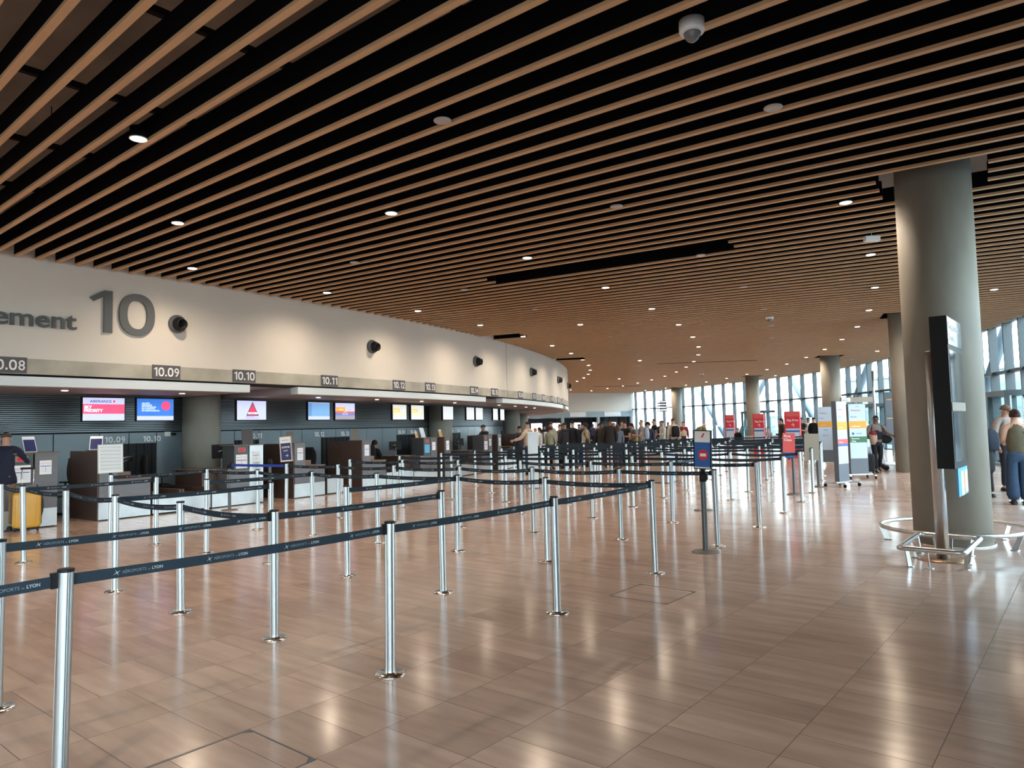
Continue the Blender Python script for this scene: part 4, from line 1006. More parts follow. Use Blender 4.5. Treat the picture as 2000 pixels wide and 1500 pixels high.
def pa_p(q, tx):
    tx('Austrian', 0.15, 1.83, 0.06, 'red'); tx('Brussels', 0.12, 1.66, 0.04, 'navy_print'); q('amber_band', 'orange', 0, 1, 1.36, 1.56); tx('Lufthansa', 0.15, 1.40, 0.05, 'white_print'); tx('Star Alliance', 0.15, 1.22, 0.04, 'grey_text')
    q('coral_band', 'pink', 0, 1, 1.02, 1.14); tx('Priority', 0.15, 1.05, 0.05, 'white_print'); q('blue_band', 'blue', 0, 1, 0.97, 1.02)
def pa_b(q, tx):
    tx('Austrian', 0.15, 1.83, 0.07, 'red'); tx('Brussels', 0.12, 1.66, 0.045, 'navy_print'); q('amber_band', 'orange', 0, 1, 1.36, 1.56); tx('Lufthansa', 0.15, 1.40, 0.055, 'white_print'); tx('SWISS', 0.4, 1.24, 0.05, 'navy_print'); tx('Bag Drop', 0.3, 1.05, 0.05, 'navy_print')
totem(7.92, 17.3, -54, 2.05, 0.45, 'airline totem seen at an angle, nearest of three, with a coral band', pa_p)
totem(9.35, 19.5, -92, 2.03, 0.47, 'airline totem with a green Economy Class band', pa_e)
totem(11.07, 25.5, -108, 2.08, 0.47, 'airline totem farthest left of three, reading Bag Drop', pa_b)
def red_totem(px, py, H_, w_, yaw, lab):
    a = math.atan2(-py, -px)+R(yaw); n = Vector((math.cos(a), math.sin(a), 0)); xx = Vector((-n.y, n.x, 0)); c = Vector((px, py, 0))
    T = Matrix(((xx.x, 0, n.x, c.x), (xx.y, 0, n.y, c.y), (0, 1, 0, c.z), (0, 0, 0, 1)))
    t = thing('bag_drop_totem', lab, 'sign', c)
    b = MB(); b.box(-w_/2, w_/2, 0.0, H_, -0.35, 0, T); b.build('body', 'red', parent=t)
    b = MB(); b.box(-w_/2+0.05, w_/2-0.02, 0.55, 1.28, 0, 0.004, T); b.build('pale_panel', 'totem', parent=t)
    b = MB(); b.box(-w_/2+0.05, w_/2-0.02, 1.12, 1.20, 0.004, 0.006, T); b.build('blue_strip', 'blue', parent=t)
    b = MB(); b.box(-w_/2+0.06, w_/2-0.03, H_-0.22, H_-0.02, 0, 0.004, T); b.build('coral_header', 'pink', parent=t)
    b = MB(); b.add_mesh(text_me('Bag Drop', 0.12, 0.0003, 0.002), lambda p: T @ Vector((p.x-w_/2+0.1, p.y+H_-0.42, p.z+0.003))); b.build('totem_text', 'white_print', parent=t)
    b = MB(); b.add_mesh(text_me('↑', 0.2, 0.0003, 0.003), lambda p: T @ Vector((p.x-0.05, p.y+1.35, p.z+0.003))); b.build('arrow', 'white_print', parent=t)
def gp(x, y, z=0.0, d=None):
    # point at depth d on the line of sight through photo pixel (x, y); only used to convert measured picture positions into metres
    r_ = _F + _Rv*((x-1000)/1400.4) + _Uv*((750-y)/1400.4); p = Vector((0, 0, 1.6)) + r_*(d/r_.dot(Vector((0, 1, 0)))); return p
for x, d, h, w_, lab in ((1547, 31, 2.02, 0.62, 'red bag drop totem, nearest and widest of the three'), (1481, 36, 2.0, 0.52, 'red bag drop totem right of the concrete column'), (1424.5, 42, 2.05, 0.5, 'red bag drop totem left of the concrete column')):
    p = gp(x, 825, 0, d); red_totem(p.x, p.y, h, w_, -8, lab)
# ------------------------------------------------------------ nearest column: round rail, kiosk with square rail
cc = P(66.25, -33.15)
t = thing('round_guard_rail', 'round steel guard rail circling the nearest concrete column', 'rail', cc)
b = MB(); b.tube([cc + Vector((0.82*math.cos(2*PI*k/48), 0.82*math.sin(2*PI*k/48), 0.20)) for k in range(48)], 0.026, 12, closed=True); b.build('top_rail', 'steel', parent=t)
for k in range(5):
    a = 2*PI*k/5+0.15; d = Vector((math.cos(a), math.sin(a), 0)); s = Vector((-d.y, d.x, 0)); p0 = cc+d*0.82; p1 = cc+d*0.74
    b = MB(); b.hexa([p1-s*0.006-d*0.035, p1-s*0.006+d*0.035, p1+s*0.006+d*0.035, p1+s*0.006-d*0.035], [p0+Vector((0, 0, 0.195))-s*0.006-d*0.03, p0+Vector((0, 0, 0.195))-s*0.006+d*0.03, p0+Vector((0, 0, 0.195))+s*0.006+d*0.03, p0+Vector((0, 0, 0.195))+s*0.006-d*0.03])
    b.lathe([(0.05, 0), (0.05, 0.008), (0.01, 0.010)], 16, Matrix.Translation(p1)); b.build('leg', 'steel', parent=t)
kc = Vector((4.83, 8.22, 0))
kt = thing('square_guard_rail', 'low rectangular steel guard rail around the information display pole', 'rail', kc)
cor = [Vector((4.16, 7.89, 0.20)), Vector((4.61, 7.47, 0.20)), Vector((5.35, 8.35, 0.20)), Vector((4.88, 8.78, 0.20))]
path = []
for i in range(4):
    a, c, d = cor[i-1], cor[i], cor[(i+1) % 4]; u0 = (a-c).normalized(); u1 = (d-c).normalized()
    for q in (0.08, 0.03): path.append(c+u0*q)
    for q in (0.03, 0.08): path.append(c+u1*q)
b = MB(); b.tube(path, 0.028, 12, closed=True); b.build('top_rail', 'steel', parent=kt)
for i in range(4):
    for q in (0.12, 0.45):
        c = cor[i].lerp(cor[(i+1) % 4], q); dn = (kc-Vector((c.x, c.y, 0))).normalized(); f0 = Vector((c.x, c.y, 0))+dn*0.05
        b = MB(); s = Vector((-dn.y, dn.x, 0)); hw = 0.035 if q < 0.2 else 0.012
        b.hexa([f0-s*0.006-dn*hw, f0-s*0.006+dn*hw, f0+s*0.006+dn*hw, f0+s*0.006-dn*hw], [c-s*0.006-dn*hw, c-s*0.006+dn*hw, c+s*0.006+dn*hw, c+s*0.006-dn*hw])
        b.lathe([(0.045, 0), (0.045, 0.007), (0.01, 0.009)], 14, Matrix.Translation(f0)); b.build('leg', 'steel', parent=kt)
t = thing('information_display', 'tall black double screen display on a steel pole by the nearest column', 'display', kc)
b = MB(); b.lathe([(0.27, 0.0), (0.27, 0.006), (0.08, 0.008)], 40, Matrix.Translation(kc)); b.build('base_plate', mat('bronze_plate', (0.45, 0.28, 0.18), 0.35, 0.6), parent=t)
b = MB(); b.lathe([(0.066, 0.0), (0.066, 2.36), (0.06, 2.365)], 28, Matrix.Translation(kc)); b.build('pole', 'steel', parent=t)
dn_ = Vector((0.64, 0.768, 0)).normalized(); nn = Vector((dn_.y, -dn_.x, 0))    # screen faces nn
A0 = Vector((4.86, 7.95, 0)); W_ = 0.98
TT = Matrix(((dn_.x, 0, nn.x, A0.x), (dn_.y, 0, nn.y, A0.y), (0, 1, 0, 0), (0, 0, 0, 1)))
b = MB(); b.box(0, W_, 1.03, 2.74, -0.17, 0, TT); b.build('casing', 'black', parent=t)
b = MB(); b.box(0.01, W_-0.01, 2.42, 2.73, 0.0, 0.006, TT); b.build('header_panel', mat('header_slate', (0.10, 0.12, 0.14), 0.2), parent=t)
b = MB(); b.add_mesh(text_me('Enregistrement', 0.11, 0.0005), lambda p: TT @ Vector((0.06+p.x, 2.60+p.y, 0.008+p.z)));  b.add_mesh(text_me('Check-in', 0.10, 0.0005), lambda p: TT @ Vector((0.06+p.x, 2.47+p.y, 0.008+p.z))); b.build('header_text', 'white_print', parent=t)
for z0, z1 in ((1.78, 2.36), (1.10, 1.66)):
    b = MB(); b.box(0.08, W_-0.08, z0, z1, 0.0, 0.003, TT); b.build('screen', mat('off_screen', (0.02, 0.022, 0.025), 0.08), parent=t)
b = MB(); b.box(0.02, W_-0.02, 1.67, 1.77, 0, 0.008, TT); b.build('divider', 'taupe', parent=t)
b = MB(); b.box(0.25, 0.92, 0.70, 1.02, -0.03, -0.01, TT); o = b.build('poster_panel', 'cyan', parent=t)
b = MB(); b.box(0.45, 0.62, 0.70, 0.98, -0.01, -0.008, TT); b.m = 1; b.box(0.62, 0.68, 0.74, 0.94, -0.008, -0.006, TT); b.m = 0; b.box(0.72, 0.90, 0.72, 0.98, -0.01, -0.008, TT); b.build('printed_picture', ['white', 'orange'], parent=o)
# posters curved on the column
t = thing('column_poster', 'tall white information sheet on the right side of the nearest column', 'poster', cc)
for z0, z1 in ((1.58, 1.92), (1.25, 1.56)):
    b = MB(); n = 8
    for k in range(n):
        a0 = R(-22)+R(26)*k/n; a1 = R(-22)+R(26)*(k+1)/n
        b.hexa([cc+Vector((r_*math.cos(a), r_*math.sin(a), z0)) for r_, a in ((0.443, a0), (0.446, a0), (0.446, a1), (0.443, a1))], [cc+Vector((r_*math.cos(a), r_*math.sin(a), z1)) for r_, a in ((0.443, a0), (0.446, a0), (0.446, a1), (0.443, a1))])
    b.build('sheet', 'paper', parent=t)
# ------------------------------------------------------------ counters on the floor
t = thing('podium', 'slim white podium standing before the beige hoodie', 'podium', (0.5, 18.9, 0))
b = MB(); b.box(0.38, 0.64, 18.85, 19.15, 0.02, 1.45); b.build('body', mat('podium_white', (0.62, 0.70, 0.76), 0.4), parent=t); b = MB(); b.box(0.34, 0.68, 18.8, 19.2, 1.45, 1.47); b.build('top', 'white', parent=t)
t = thing('counter_box', 'low beige and white counter box among the queue posts', 'counter', (4.05, 19.6, 0))
b = MB(); b.hexa([(3.72, 19.80, 0.02), (4.12, 19.46, 0.02), (4.48, 20.1, 0.02), (4.08, 20.45, 0.02)], [(3.72, 19.80, 0.80), (4.12, 19.46, 0.80), (4.48, 20.1, 0.80), (4.08, 20.45, 0.80)]); b.build('body', mat('counter_beige', (0.42, 0.33, 0.26), 0.5), parent=t)
b = MB(); b.hexa([(4.125, 19.455, 0.02), (4.145, 19.455, 0.02), (4.50, 20.1, 0.02), (4.485, 20.11, 0.02)], [(4.125, 19.455, 0.80), (4.145, 19.455, 0.80), (4.50, 20.1, 0.80), (4.485, 20.11, 0.80)]); b.build('end_panel', 'totem', parent=t)
b = MB(); b.box(3.7, 4.5, 19.45, 20.47, 0.80, 0.82); b.build('top', 'white', parent=t)
# access hatch frames set in the floor
def hatch(r0, r1, f0, f1, lab):
    fa = -39.15
    er = Vector((math.cos(R(fa)), math.sin(R(fa)), 0)); et = Vector((-er.y, er.x, 0)); O = Vector((CX, CY, 0))
    t = thing('floor_hatch', lab, 'hatch', O+er*r0+et*f0)
    def q(a, b_, c, d, z1=0.0025): 
        m = MB(); m.hexa([O+er*a+et*c, O+er*b_+et*c, O+er*b_+et*d, O+er*a+et*d], [p+Vector((0, 0, z1)) for p in (O+er*a+et*c, O+er*b_+et*c, O+er*b_+et*d, O+er*a+et*d)]); return m
    e = 0.008
    m = MB()
    for z in (q(r0, r0+e, f0, f1), q(r1-e, r1, f0, f1), q(r0, r1, f0, f0+e), q(r0, r1, f1-e, f1)):
        i = len(m.v); m.v += z.v
        for fc in z.f: m.face(tuple(i+k for k in fc))
    m.build('metal_frame', 'sign_grey', parent=t)
    for rr, ff, sa, sb in ((r0, f0, 1, 1), (r1, f0, -1, 1), (r0, f1, 1, -1), (r1, f1, -1, -1)):
        pts = [O+er*rr+et*ff, O+er*(rr+sa*0.06)+et*ff, O+er*rr+et*(ff+sb*0.06)]
        m = MB(); m.prism([(p.x, p.y) for p in pts], 0.0, 0.003); m.build('corner_plate', 'sign_grey', parent=t)
hatch(63.76, 64.357, -2.26, -1.66, 'square floor hatch with metal corners at the bottom left')
hatch(63.76, 64.357, 2.03, 2.62, 'square floor hatch in front of the right end of the front belt')
# ============================================================ LUGGAGE
def suitcase(x, y, yaw, lab, m_, w_=0.42, h=0.60, d=0.24, handle=0.38, ribs=7):
    c = Vector((x, y, 0)); T = Matrix.Translation(c) @ Matrix.Rotation(R(yaw), 4, 'Z')
    t = thing('suitcase', lab, 'suitcase', c)
    b = MB(); z0 = 0.06
    def ring(z, s):
        return [T @ Vector((math.copysign(abs(math.cos(a))**0.35, math.cos(a))*w_/2*s, math.copysign(abs(math.sin(a))**0.35, math.sin(a))*d/2*s, z)) for a in [2*PI*(k+0.5)/32 for k in range(32)]]
    b.rings([ring(z0, 0.86), ring(z0+0.02, 0.96), ring(z0+0.05, 1.0), ring(z0+h-0.05, 1.0), ring(z0+h-0.02, 0.96), ring(z0+h, 0.86)]); b.build('shell', m_, parent=t)
    b = MB()
    for k in range(ribs):
        u = -w_/2*0.8 + w_*0.8*k/(ribs-1)
        for s in (-1, 1): b.box(u-0.008, u+0.008, s*d/2-0.004, s*d/2+0.004, z0+0.07, z0+h-0.07, T)
    b.build('ribs', m_, parent=t)
    b = MB(); b.tube([T @ Vector((-w_/2-0.002, 0, z0+0.05)), T @ Vector((-w_/2-0.002, 0, z0+h-0.05))], 0.006, 6); b.tube([T @ Vector((w_/2+0.002, 0, z0+0.05)), T @ Vector((w_/2+0.002, 0, z0+h-0.05))], 0.006, 6); b.build('zip', 'black', parent=t)
    for sx_ in (-1, 1):
        for sy in (-1, 1):
            b = MB(); b.box(sx_*w_*0.38-0.02, sx_*w_*0.38+0.02, sy*d*0.32-0.02, sy*d*0.32+0.02, 0.03, z0+0.015, T)
            b.lathe([(0.004, -0.012), (0.026, -0.010), (0.026, 0.010), (0.004, 0.012)], 14, T @ Matrix.Translation((sx_*w_*0.38, sy*d*0.32, 0.027)) @ Matrix.Rotation(PI/2, 4, 'Y')); b.build('wheel', 'black', parent=t)
    if handle > 0:
        b = MB(); 
        for s in (-1, 1): b.tube([T @ Vector((s*0.085, d*0.3, z0+h-0.02)), T @ Vector((s*0.085, d*0.3, z0+h+handle))], 0.010, 8)
        b.build('pull_rods', 'steel', parent=t)
        b = MB(); b.tube([T @ Vector((-0.11, d*0.3, z0+h+handle)), T @ Vector((0.11, d*0.3, z0+h+handle))], 0.018, 8); b.build('grip', 'black', parent=t)
    b = MB(); b.tube([T @ Vector((-0.08, -0.02, z0+h)), T @ Vector((-0.05, -0.02, z0+h+0.03)), T @ Vector((0.05, -0.02, z0+h+0.03)), T @ Vector((0.08, -0.02, z0+h))], 0.010, 8); b.build('top_handle', 'black', parent=t)
    return t
suitcase(-8.52, 12.62, 30, 'mustard yellow ribbed suitcase with raised handle beside the man in navy', 'yellow', h=0.60, w_=0.42, handle=0.42)
t = thing('travel_bag', 'dark grey bag resting against the handle behind the yellow suitcase', 'bag', (-8.72, 12.95, 0))
b = MB(); b.ell((-8.72, 12.95, 0.40), 0.26, 0.16, 0.40, 18, 12); b.build('body', mat('bag_grey', (0.035, 0.035, 0.032), 0.8), parent=t)
b = MB(); b.tube([(-8.88, 12.95, 0.74), (-8.82, 12.95, 0.88), (-8.62, 12.95, 0.88), (-8.56, 12.95, 0.74)], 0.012, 8); b.build('strap', 'black', parent=t)
suitcase(10.48, 21.35, -20, 'small black wheeled suitcase held by the man in checked shirt', 'black', w_=0.36, h=0.52, handle=0.45)
suitcase(8.62, 13.55, 40, 'black suitcase behind the column beside the woman in wide jeans', 'black', w_=0.45, h=0.62, handle=0.3)
LUG = [(1127, 29, 'blue', (0.02, 0.05, 0.22), 'dark blue suitcase behind the post before the black coats'), (1090, 28.5, 'b', (0.012, 0.012, 0.012), 'black suitcase on the floor left of the dark blue one'), (1104, 28.2, 'b', (0.02, 0.02, 0.022), 'second black suitcase, right of the first, in the crowd'),
       (1072, 29.5, 'b', (0.015, 0.014, 0.013), 'black suitcase behind the woman in green'), (1181, 29.5, 'p', (0.45, 0.24, 0.24), 'dusty pink suitcase standing by the tall man in black'), (1190, 27.5, 'm', (0.22, 0.03, 0.06), 'dark red suitcase in front of the pink one'),
       (1255, 28.0, 'r', (0.55, 0.08, 0.07), 'bright red suitcase beside the man in grey'), (1242, 29.5, 's', (0.10, 0.18, 0.22), 'blue grey suitcase left of the red one'), (1215, 28.5, 'w', (0.40, 0.42, 0.44), 'pale grey suitcase near the woman in denim'),
       (1687, 24, 'g', (0.30, 0.36, 0.42), 'pale grey suitcase behind the Economy Class totem'), (1665, 24, 'k', (0.02, 0.02, 0.022), 'black suitcase between the two nearer airline totems')]
for x, d, k, col, lab in LUG:
    p = gp(x, 850, 0, d); suitcase(p.x, p.y, rnd.uniform(-40, 40), lab, cm(col, 0.5), handle=rnd.choice((0.0, 0.35)), w_=0.42, h=0.58)
def cart(x, y, yaw, lab):
    T = Matrix.Translation((x, y, 0)) @ Matrix.Rotation(R(yaw), 4, 'Z'); t = thing('luggage_trolley', lab, 'trolley', (x, y, 0))
    b = MB()
    for s in (-1, 1):
        b.tube([T @ Vector(p) for p in ((s*0.26, -0.45, 0.14), (s*0.28, 0.35, 0.18), (s*0.28, 0.42, 0.5), (s*0.26, 0.38, 1.02))], 0.014, 8)
    b.tube([T @ Vector(p) for p in ((-0.26, -0.45, 0.14), (0, -0.55, 0.12), (0.26, -0.45, 0.14))], 0.014, 8); b.build('frame', 'steel', parent=t)
    b = MB()
    for k in range(5): b.box(-0.26, 0.26, -0.40+k*0.16, -0.37+k*0.16, 0.155, 0.165, T)
    b.build('deck_bars', 'steel', parent=t)
    b = MB(); b.tube([T @ Vector(p) for p in ((-0.30, 0.38, 1.03), (0.30, 0.38, 1.03))], 0.02, 8); b.build('push_bar', 'red', parent=t)
    b = MB(); b.box(-0.27, 0.27, 0.36, 0.38, 0.72, 0.95, T); b.build('advert_panel', 'totem_grey', parent=t)
    for p in ((-0.25, 0.33), (0.25, 0.33), (0, -0.48)):
        b = MB(); b.lathe([(0.004, -0.02), (0.065, -0.016), (0.065, 0.016), (0.004, 0.02)], 16, T @ Matrix.Translation((p[0], p[1], 0.066)) @ Matrix.Rotation(PI/2, 4, 'Y')); b.build('wheel', 'black', parent=t)
cart(11.95, 22.4, 60, 'front steel luggage trolley left of the nearest column'); cart(12.15, 22.9, 60, 'second steel luggage trolley nested behind the front one'); cart(12.35, 23.4, 60, 'rear steel luggage trolley nested behind the second')
def bench(x, d, yaw, lab):
    p = gp(x, 850, 0, d); T = Matrix.Translation((p.x, p.y, 0)) @ Matrix.Rotation(R(yaw), 4, 'Z'); t = thing('bench', lab, 'bench', (p.x, p.y, 0))
    for k in range(3):
        b = MB(); b.rings([[T @ Vector((-1.5+k+u, v, z)) for u, v, z in ((0.05, y_, z_), (0.95, y_, z_), (0.95, y_, z_+0.025), (0.05, y_, z_+0.025))] for y_, z_ in ((0.25, 0.42), (0.05, 0.40), (-0.2, 0.42), (-0.30, 0.62), (-0.36, 0.85))], smooth=False); b.build('seat', 'kick', parent=t)
    b = MB(); b.box(-1.5, 1.5, -0.02, 0.04, 0.34, 0.39, T)
    for s in (-1.2, 1.2): b.box(s-0.03, s+0.03, -0.25, 0.25, 0, 0.03, T); b.box(s-0.025, s+0.025, -0.02, 0.04, 0.02, 0.36, T)
    b.build('frame', 'steel', parent=t)
bench(1285, 37, 20, 'pale metal bench behind the queue near the man with the backpack'); bench(1508, 38, -10, 'pale metal bench by the glass door')
# hanging flight board near the far column
for x, d, y0, z0, z1, w_, lab in ((1293, 58, 0, 2.6, 3.5, 0.38, 'hanging lit timetable board left of the farthest column'),):
    p = gp(x, 800, 0, d); t = thing('hanging_board', lab, 'sign', (p.x, p.y, z0))
    b = MB(); b.box(p.x-w_, p.x+w_, p.y-0.05, p.y+0.05, z0, z1); b.build('casing', 'totem_grey', parent=t)
    b = MB()
    for k in range(4): b.box(p.x-w_*0.9, p.x-w_*0.5, p.y-0.056, p.y-0.05, z0+0.08+k*0.22, z0+0.2+k*0.22); b.box(p.x-w_*0.4, p.x+w_*0.9, p.y-0.056, p.y-0.05, z0+0.11+k*0.22, z0+0.16+k*0.22)
    b.build('lit_lines', em((0.9, 0.95, 1.0), 2), parent=t)
    b = MB(); 
    for s in (-0.3, 0.3): b.tube([(p.x+s, p.y, z1), (p.x+s, p.y, HC)], 0.012, 6)
    b.build('rod', 'steel', parent=t)
# white gate sign right of column 2, dark departure boards
p = gp(1672, 778, 0, 34); t = thing('overhead_sign', 'long beige overhead direction sign right of the totems', 'sign', (p.x, p.y, 2.5))
b = MB(); b.box(p.x-0.75, p.x+0.75, p.y-0.06, p.y+0.06, 2.42, 2.66); b.build('panel', 'taupe', parent=t); b = MB(); b.box(p.x-0.72, p.x-0.3, p.y-0.066, p.y-0.06, 2.45, 2.63); b.build('white_field', 'white', parent=t)
b = MB(); b.tube([(p.x+0.85, p.y, 0.0), (p.x+0.85, p.y, 3.9)], 0.05, 12); b.build('mast', 'steel', parent=t)
b = MB(); b.add_mesh(text_me('Sortie', 0.11, 0.0005), lambda q: Vector((p.x-0.68+q.x, p.y-0.068, 2.50+q.y))); b.build('sign_text', 'sign_grey', parent=t)
p = gp(1741, 830, 0, 31); t = thing('departure_board', 'dark departure board with faint rows beside the trolleys', 'sign', (p.x, p.y, 0))
b = MB(); b.box(p.x-0.28, p.x+0.28, p.y-0.08, p.y, 0.5, 2.75); b.build('casing', 'mullion', parent=t)
for z0 in (1.75, 0.95):
    b = MB(); b.box(p.x-0.24, p.x+0.24, p.y-0.085, p.y-0.08, z0, z0+0.72); b.build('screen', mat('dim_screen', (0.06, 0.06, 0.08), 0.3), parent=t)
    b = MB(); b.box(p.x-0.22, p.x+0.22, p.y-0.088, p.y-0.085, z0+0.66, z0+0.69); b.build('header_line', 'orange', parent=t)
b = MB(); b.box(p.x-0.03, p.x+0.03, p.y-0.06, p.y-0.02, 0, 0.5); b.build('leg', 'mullion', parent=t)
# ============================================================ PEOPLE
SKINJOBS = []
def skin_job(verts, edges, radii, name, m_, parent, sub=1, xf=None, extra=None):
    me = bpy.data.meshes.new(name); me.from_pydata([tuple(v) for v in verts], edges, [])
    o = bpy.data.objects.new(name, me); COL.objects.link(o)
    o.modifiers.new('s', 'SKIN'); sm = o.modifiers.new('u', 'SUBSURF'); sm.levels = sub; sm.render_levels = sub
    o.modifiers['s'].use_smooth_shade = True
    sv = me.skin_vertices[0].data
    for i, r_ in enumerate(radii):
        sv[i].radius = (r_, r_) if isinstance(r_, (int, float)) else r_
        sv[i].use_root = (i == 0)
    SKINJOBS.append((o, m_, parent, xf, extra)); return o
def person(name_lab, x, y, yaw, h=1.72, top=(0.02, 0.02, 0.02), bottom=(0.02, 0.02, 0.03), hair=(0.02, 0.012, 0.01), skin=(0.42, 0.24, 0.17), pose='stand', sleeves='long', hairlen='short',
           female=False, coat=0.0, backpack=None, hood=False, armL=None, armR=None, lean=0.0, skirt=None, wide=False, turn=0.0, shoes=(0.02, 0.02, 0.02), vest=None, cap=None, bag=None, fingers=True, fat=1.0, headdown=0.0, group='people waiting in the hall'):
    """faces local +y; yaw in degrees turns it; sizes for 1.72 m then scaled"""
    t = thing('person', name_lab, 'person', (x, y, 0))
    s = h/1.74; T = Matrix.Translation((x, y, 0)) @ Matrix.Rotation(R(yaw), 4, 'Z') @ Matrix.Scale(s, 4)
    sit = pose == 'sit'
    hz = 0.52 if sit else 0.93
    def LB(p, pz=hz):     # lean about the hip
        v = Vector(p); d = v-Vector((0, 0, pz)); d = Matrix.Rotation(R(-lean), 3, 'X') @ d; return d+Vector((0, 0, pz))
    up = 0.0 if not sit else hz-0.93
    V = lambda x_, y_, z_: LB((x_, y_, z_+up))
    sw = 0.165 if female else 0.19
    pel = V(0, 0, 0.93); bel = V(0, 0.005, 1.08); ch = V(0, 0.0, 1.28); nb = V(0, -0.01, 1.44); nk = V(0, 0.005, 1.50)
    hd = V(0, 0.02+0.03*headdown, 1.60-0.02*headdown); ht = V(0, 0.015+0.06*headdown, 1.675-0.02*headdown)
    verts = [pel, bel, ch, nb, nk, hd, ht]; edges = [(0, 1), (1, 2), (2, 3), (3, 4), (4, 5), (5, 6)]
    rad = [(0.135*fat, 0.098*fat), (0.112*fat, 0.082*fat), (0.138*fat, 0.096*fat), (0.060, 0.052), (0.052, 0.055), (0.076, 0.092), (0.058, 0.07)]
    def add(p, r_, par): verts.append(p); rad.append(r_); edges.append((par, len(verts)-1)); return len(verts)-1
    arms = {}
    for sg, spec in ((-1, armL), (1, armR)):
        sh = V(sg*sw, -0.01, 1.40)
        if spec is None: el = V(sg*(sw+0.055), -0.03, 1.13); wr = V(sg*(sw+0.05), 0.05, 0.89)
        elif spec == 'front': el = V(sg*(sw+0.04), 0.02, 1.14); wr = V(sg*(sw-0.06), 0.26, 1.16)
        elif spec == 'phone': el = V(sg*(sw+0.03), 0.06, 1.15); wr = V(sg*(sw-0.12), 0.24, 1.30)
        elif spec == 'out': el = V(sg*(sw+0.12), 0.10, 1.18); wr = V(sg*(sw+0.20), 0.33, 1.12)
        elif spec == 'face': el = V(sg*(sw-0.02), 0.18, 1.14); wr = V(sg*(sw-0.10), 0.16, 1.40)
        elif spec == 'desk': el = V(sg*(sw+0.06), 0.10, 1.15); wr = V(sg*(sw-0.04), 0.33, 1.12)
        elif spec == 'down_out': el = V(sg*(sw+0.10), 0.0, 1.15); wr = V(sg*(sw+0.22), 0.10, 0.95)
        else: el = V(sg*(sw+0.05), -0.06, 1.14); wr = V(sg*(sw+0.03), 0.02, 0.9)
        i = add(sh, 0.06, 3 if False else 2) if False else add(sh, 0.062, 3)
        j = add(el, 0.044, i); k_ = add(wr, 0.028, j)
        d = (wr-el).normalized(); hn = wr + d*0.06; k2 = add(hn, (0.022, 0.04), k_)
        arms[sg] = (sh, el, wr, hn, d)
    legs = {}
    for sg in (-1, 1):
        if sit: kn = Vector((sg*0.10, 0.42, 0.50)); an = Vector((sg*0.11, 0.40, 0.10))
        elif pose == 'walk': kn = Vector((sg*0.09, 0.14 if sg > 0 else -0.02, 0.50)); an = Vector((sg*0.09, 0.22 if sg > 0 else -0.26, 0.09 if sg > 0 else 0.12))
        else: kn = Vector((sg*0.095, 0.025, 0.50)); an = Vector((sg*0.10, -0.01, 0.09))
        hp = Vector((sg*0.085, 0.0, hz-0.06)) if not sit else Vector((sg*0.09, 0.08, hz-0.02))
        i = add(hp, (0.076*fat, 0.080*fat), 0); j = add(kn, 0.052, i); k_ = add(an, 0.036, j)
        toe = an + Vector((0, 0.13, -0.045)); k2 = add(toe, (0.035, 0.028), k_)
        legs[sg] = (hp, kn, an, toe)
    def fing(b):
        if not fingers: return
        for sg in (-1, 1):
            sh, el, wr, hn, d = arms[sg]; side = d.cross(Vector((1, 0, 0)) if abs(d.x) < 0.8 else Vector((0, 0, 1))).normalized()
            curl = Vector((-sg*0.6, 0, -0.4))
            for q, L in ((-0.03, 0.058), (-0.011, 0.072), (0.009, 0.068), (0.028, 0.052)):
                a = hn + side*q - d*0.01; m1 = a + d*L*0.6; m2 = m1 + (d+curl).normalized()*L*0.5
                b.tube([T @ a, T @ m1, T @ m2], [0.0095*s, 0.009*s, 0.0065*s], 6)
            a = wr + d*0.02 + side*0.028; m1 = a + (side*0.7+d).normalized()*0.035; m2 = m1 + (d).normalized()*0.028
            b.tube([T @ a, T @ m1, T @ m2], [0.012*s, 0.010*s, 0.008*s], 6)
    sk = mat_skin(skin)
    def extra(b):
        fing(b)
        # nose, ears, chin
        f = (V(0, 0.12, 1.60)-V(0, 0.0, 1.60)); 
        hc = hd
        def hp_(x_, y_, z_): return T @ LB((x_ + hc_l[0], y_ + hc_l[1], z_ + hc_l[2]))
        b.rings([[hp_(0.017*math.cos(a)*q, 0.085+0.028*e, -0.005+0.02*math.sin(a)*q) for a in [2*PI*k/8 for k in range(8)]] for q, e in ((1.2, -0.4), (0.9, 0.4), (0.35, 1.0))])
        for sg in (-1, 1): b.rings([[hp_(sg*(0.073+0.012*e), 0.0+0.02*math.cos(a)*q, 0.0+0.03*math.sin(a)*q) for a in [2*PI*k/10 for k in range(10)]] for q, e in ((1, -0.5), (1.0, 0.6), (0.5, 1.0))])
    hc_l = (0, 0.02+0.03*headdown, 1.60-0.02*headdown+up)
    skin_job([T @ v for v in verts], edges, [tuple(q*s for q in r_) if isinstance(r_, tuple) else r_*s for r_ in rad], 'body', sk, t, 1, extra=extra)
    # eyes and mouth
    def hpt(x_, y_, z_): return T @ LB((x_+hc_l[0], y_+hc_l[1], z_+hc_l[2]))
    for sg in (-1, 1):
        b = MB(); b.rings([[hpt(sg*0.030+0.010*math.cos(a)*q, 0.083+0.004*e, 0.012+0.006*math.sin(a)*q) for a in [2*PI*k/8 for k in range(8)]] for q, e in ((1, -1), (1, 0.5), (0.3, 1.0))]); b.build('eye', 'black', parent=t)
    b = MB(); b.rings([[hpt(0.022*math.cos(a)*q, 0.080+0.004*e, -0.043+0.006*math.sin(a)*q) for a in [2*PI*k/10 for k in range(10)]] for q, e in ((1, -1), (1, 0.6), (0.4, 1.1))]); b.build('mouth', mat_skin(tuple(c*0.62 for c in skin)), parent=t)
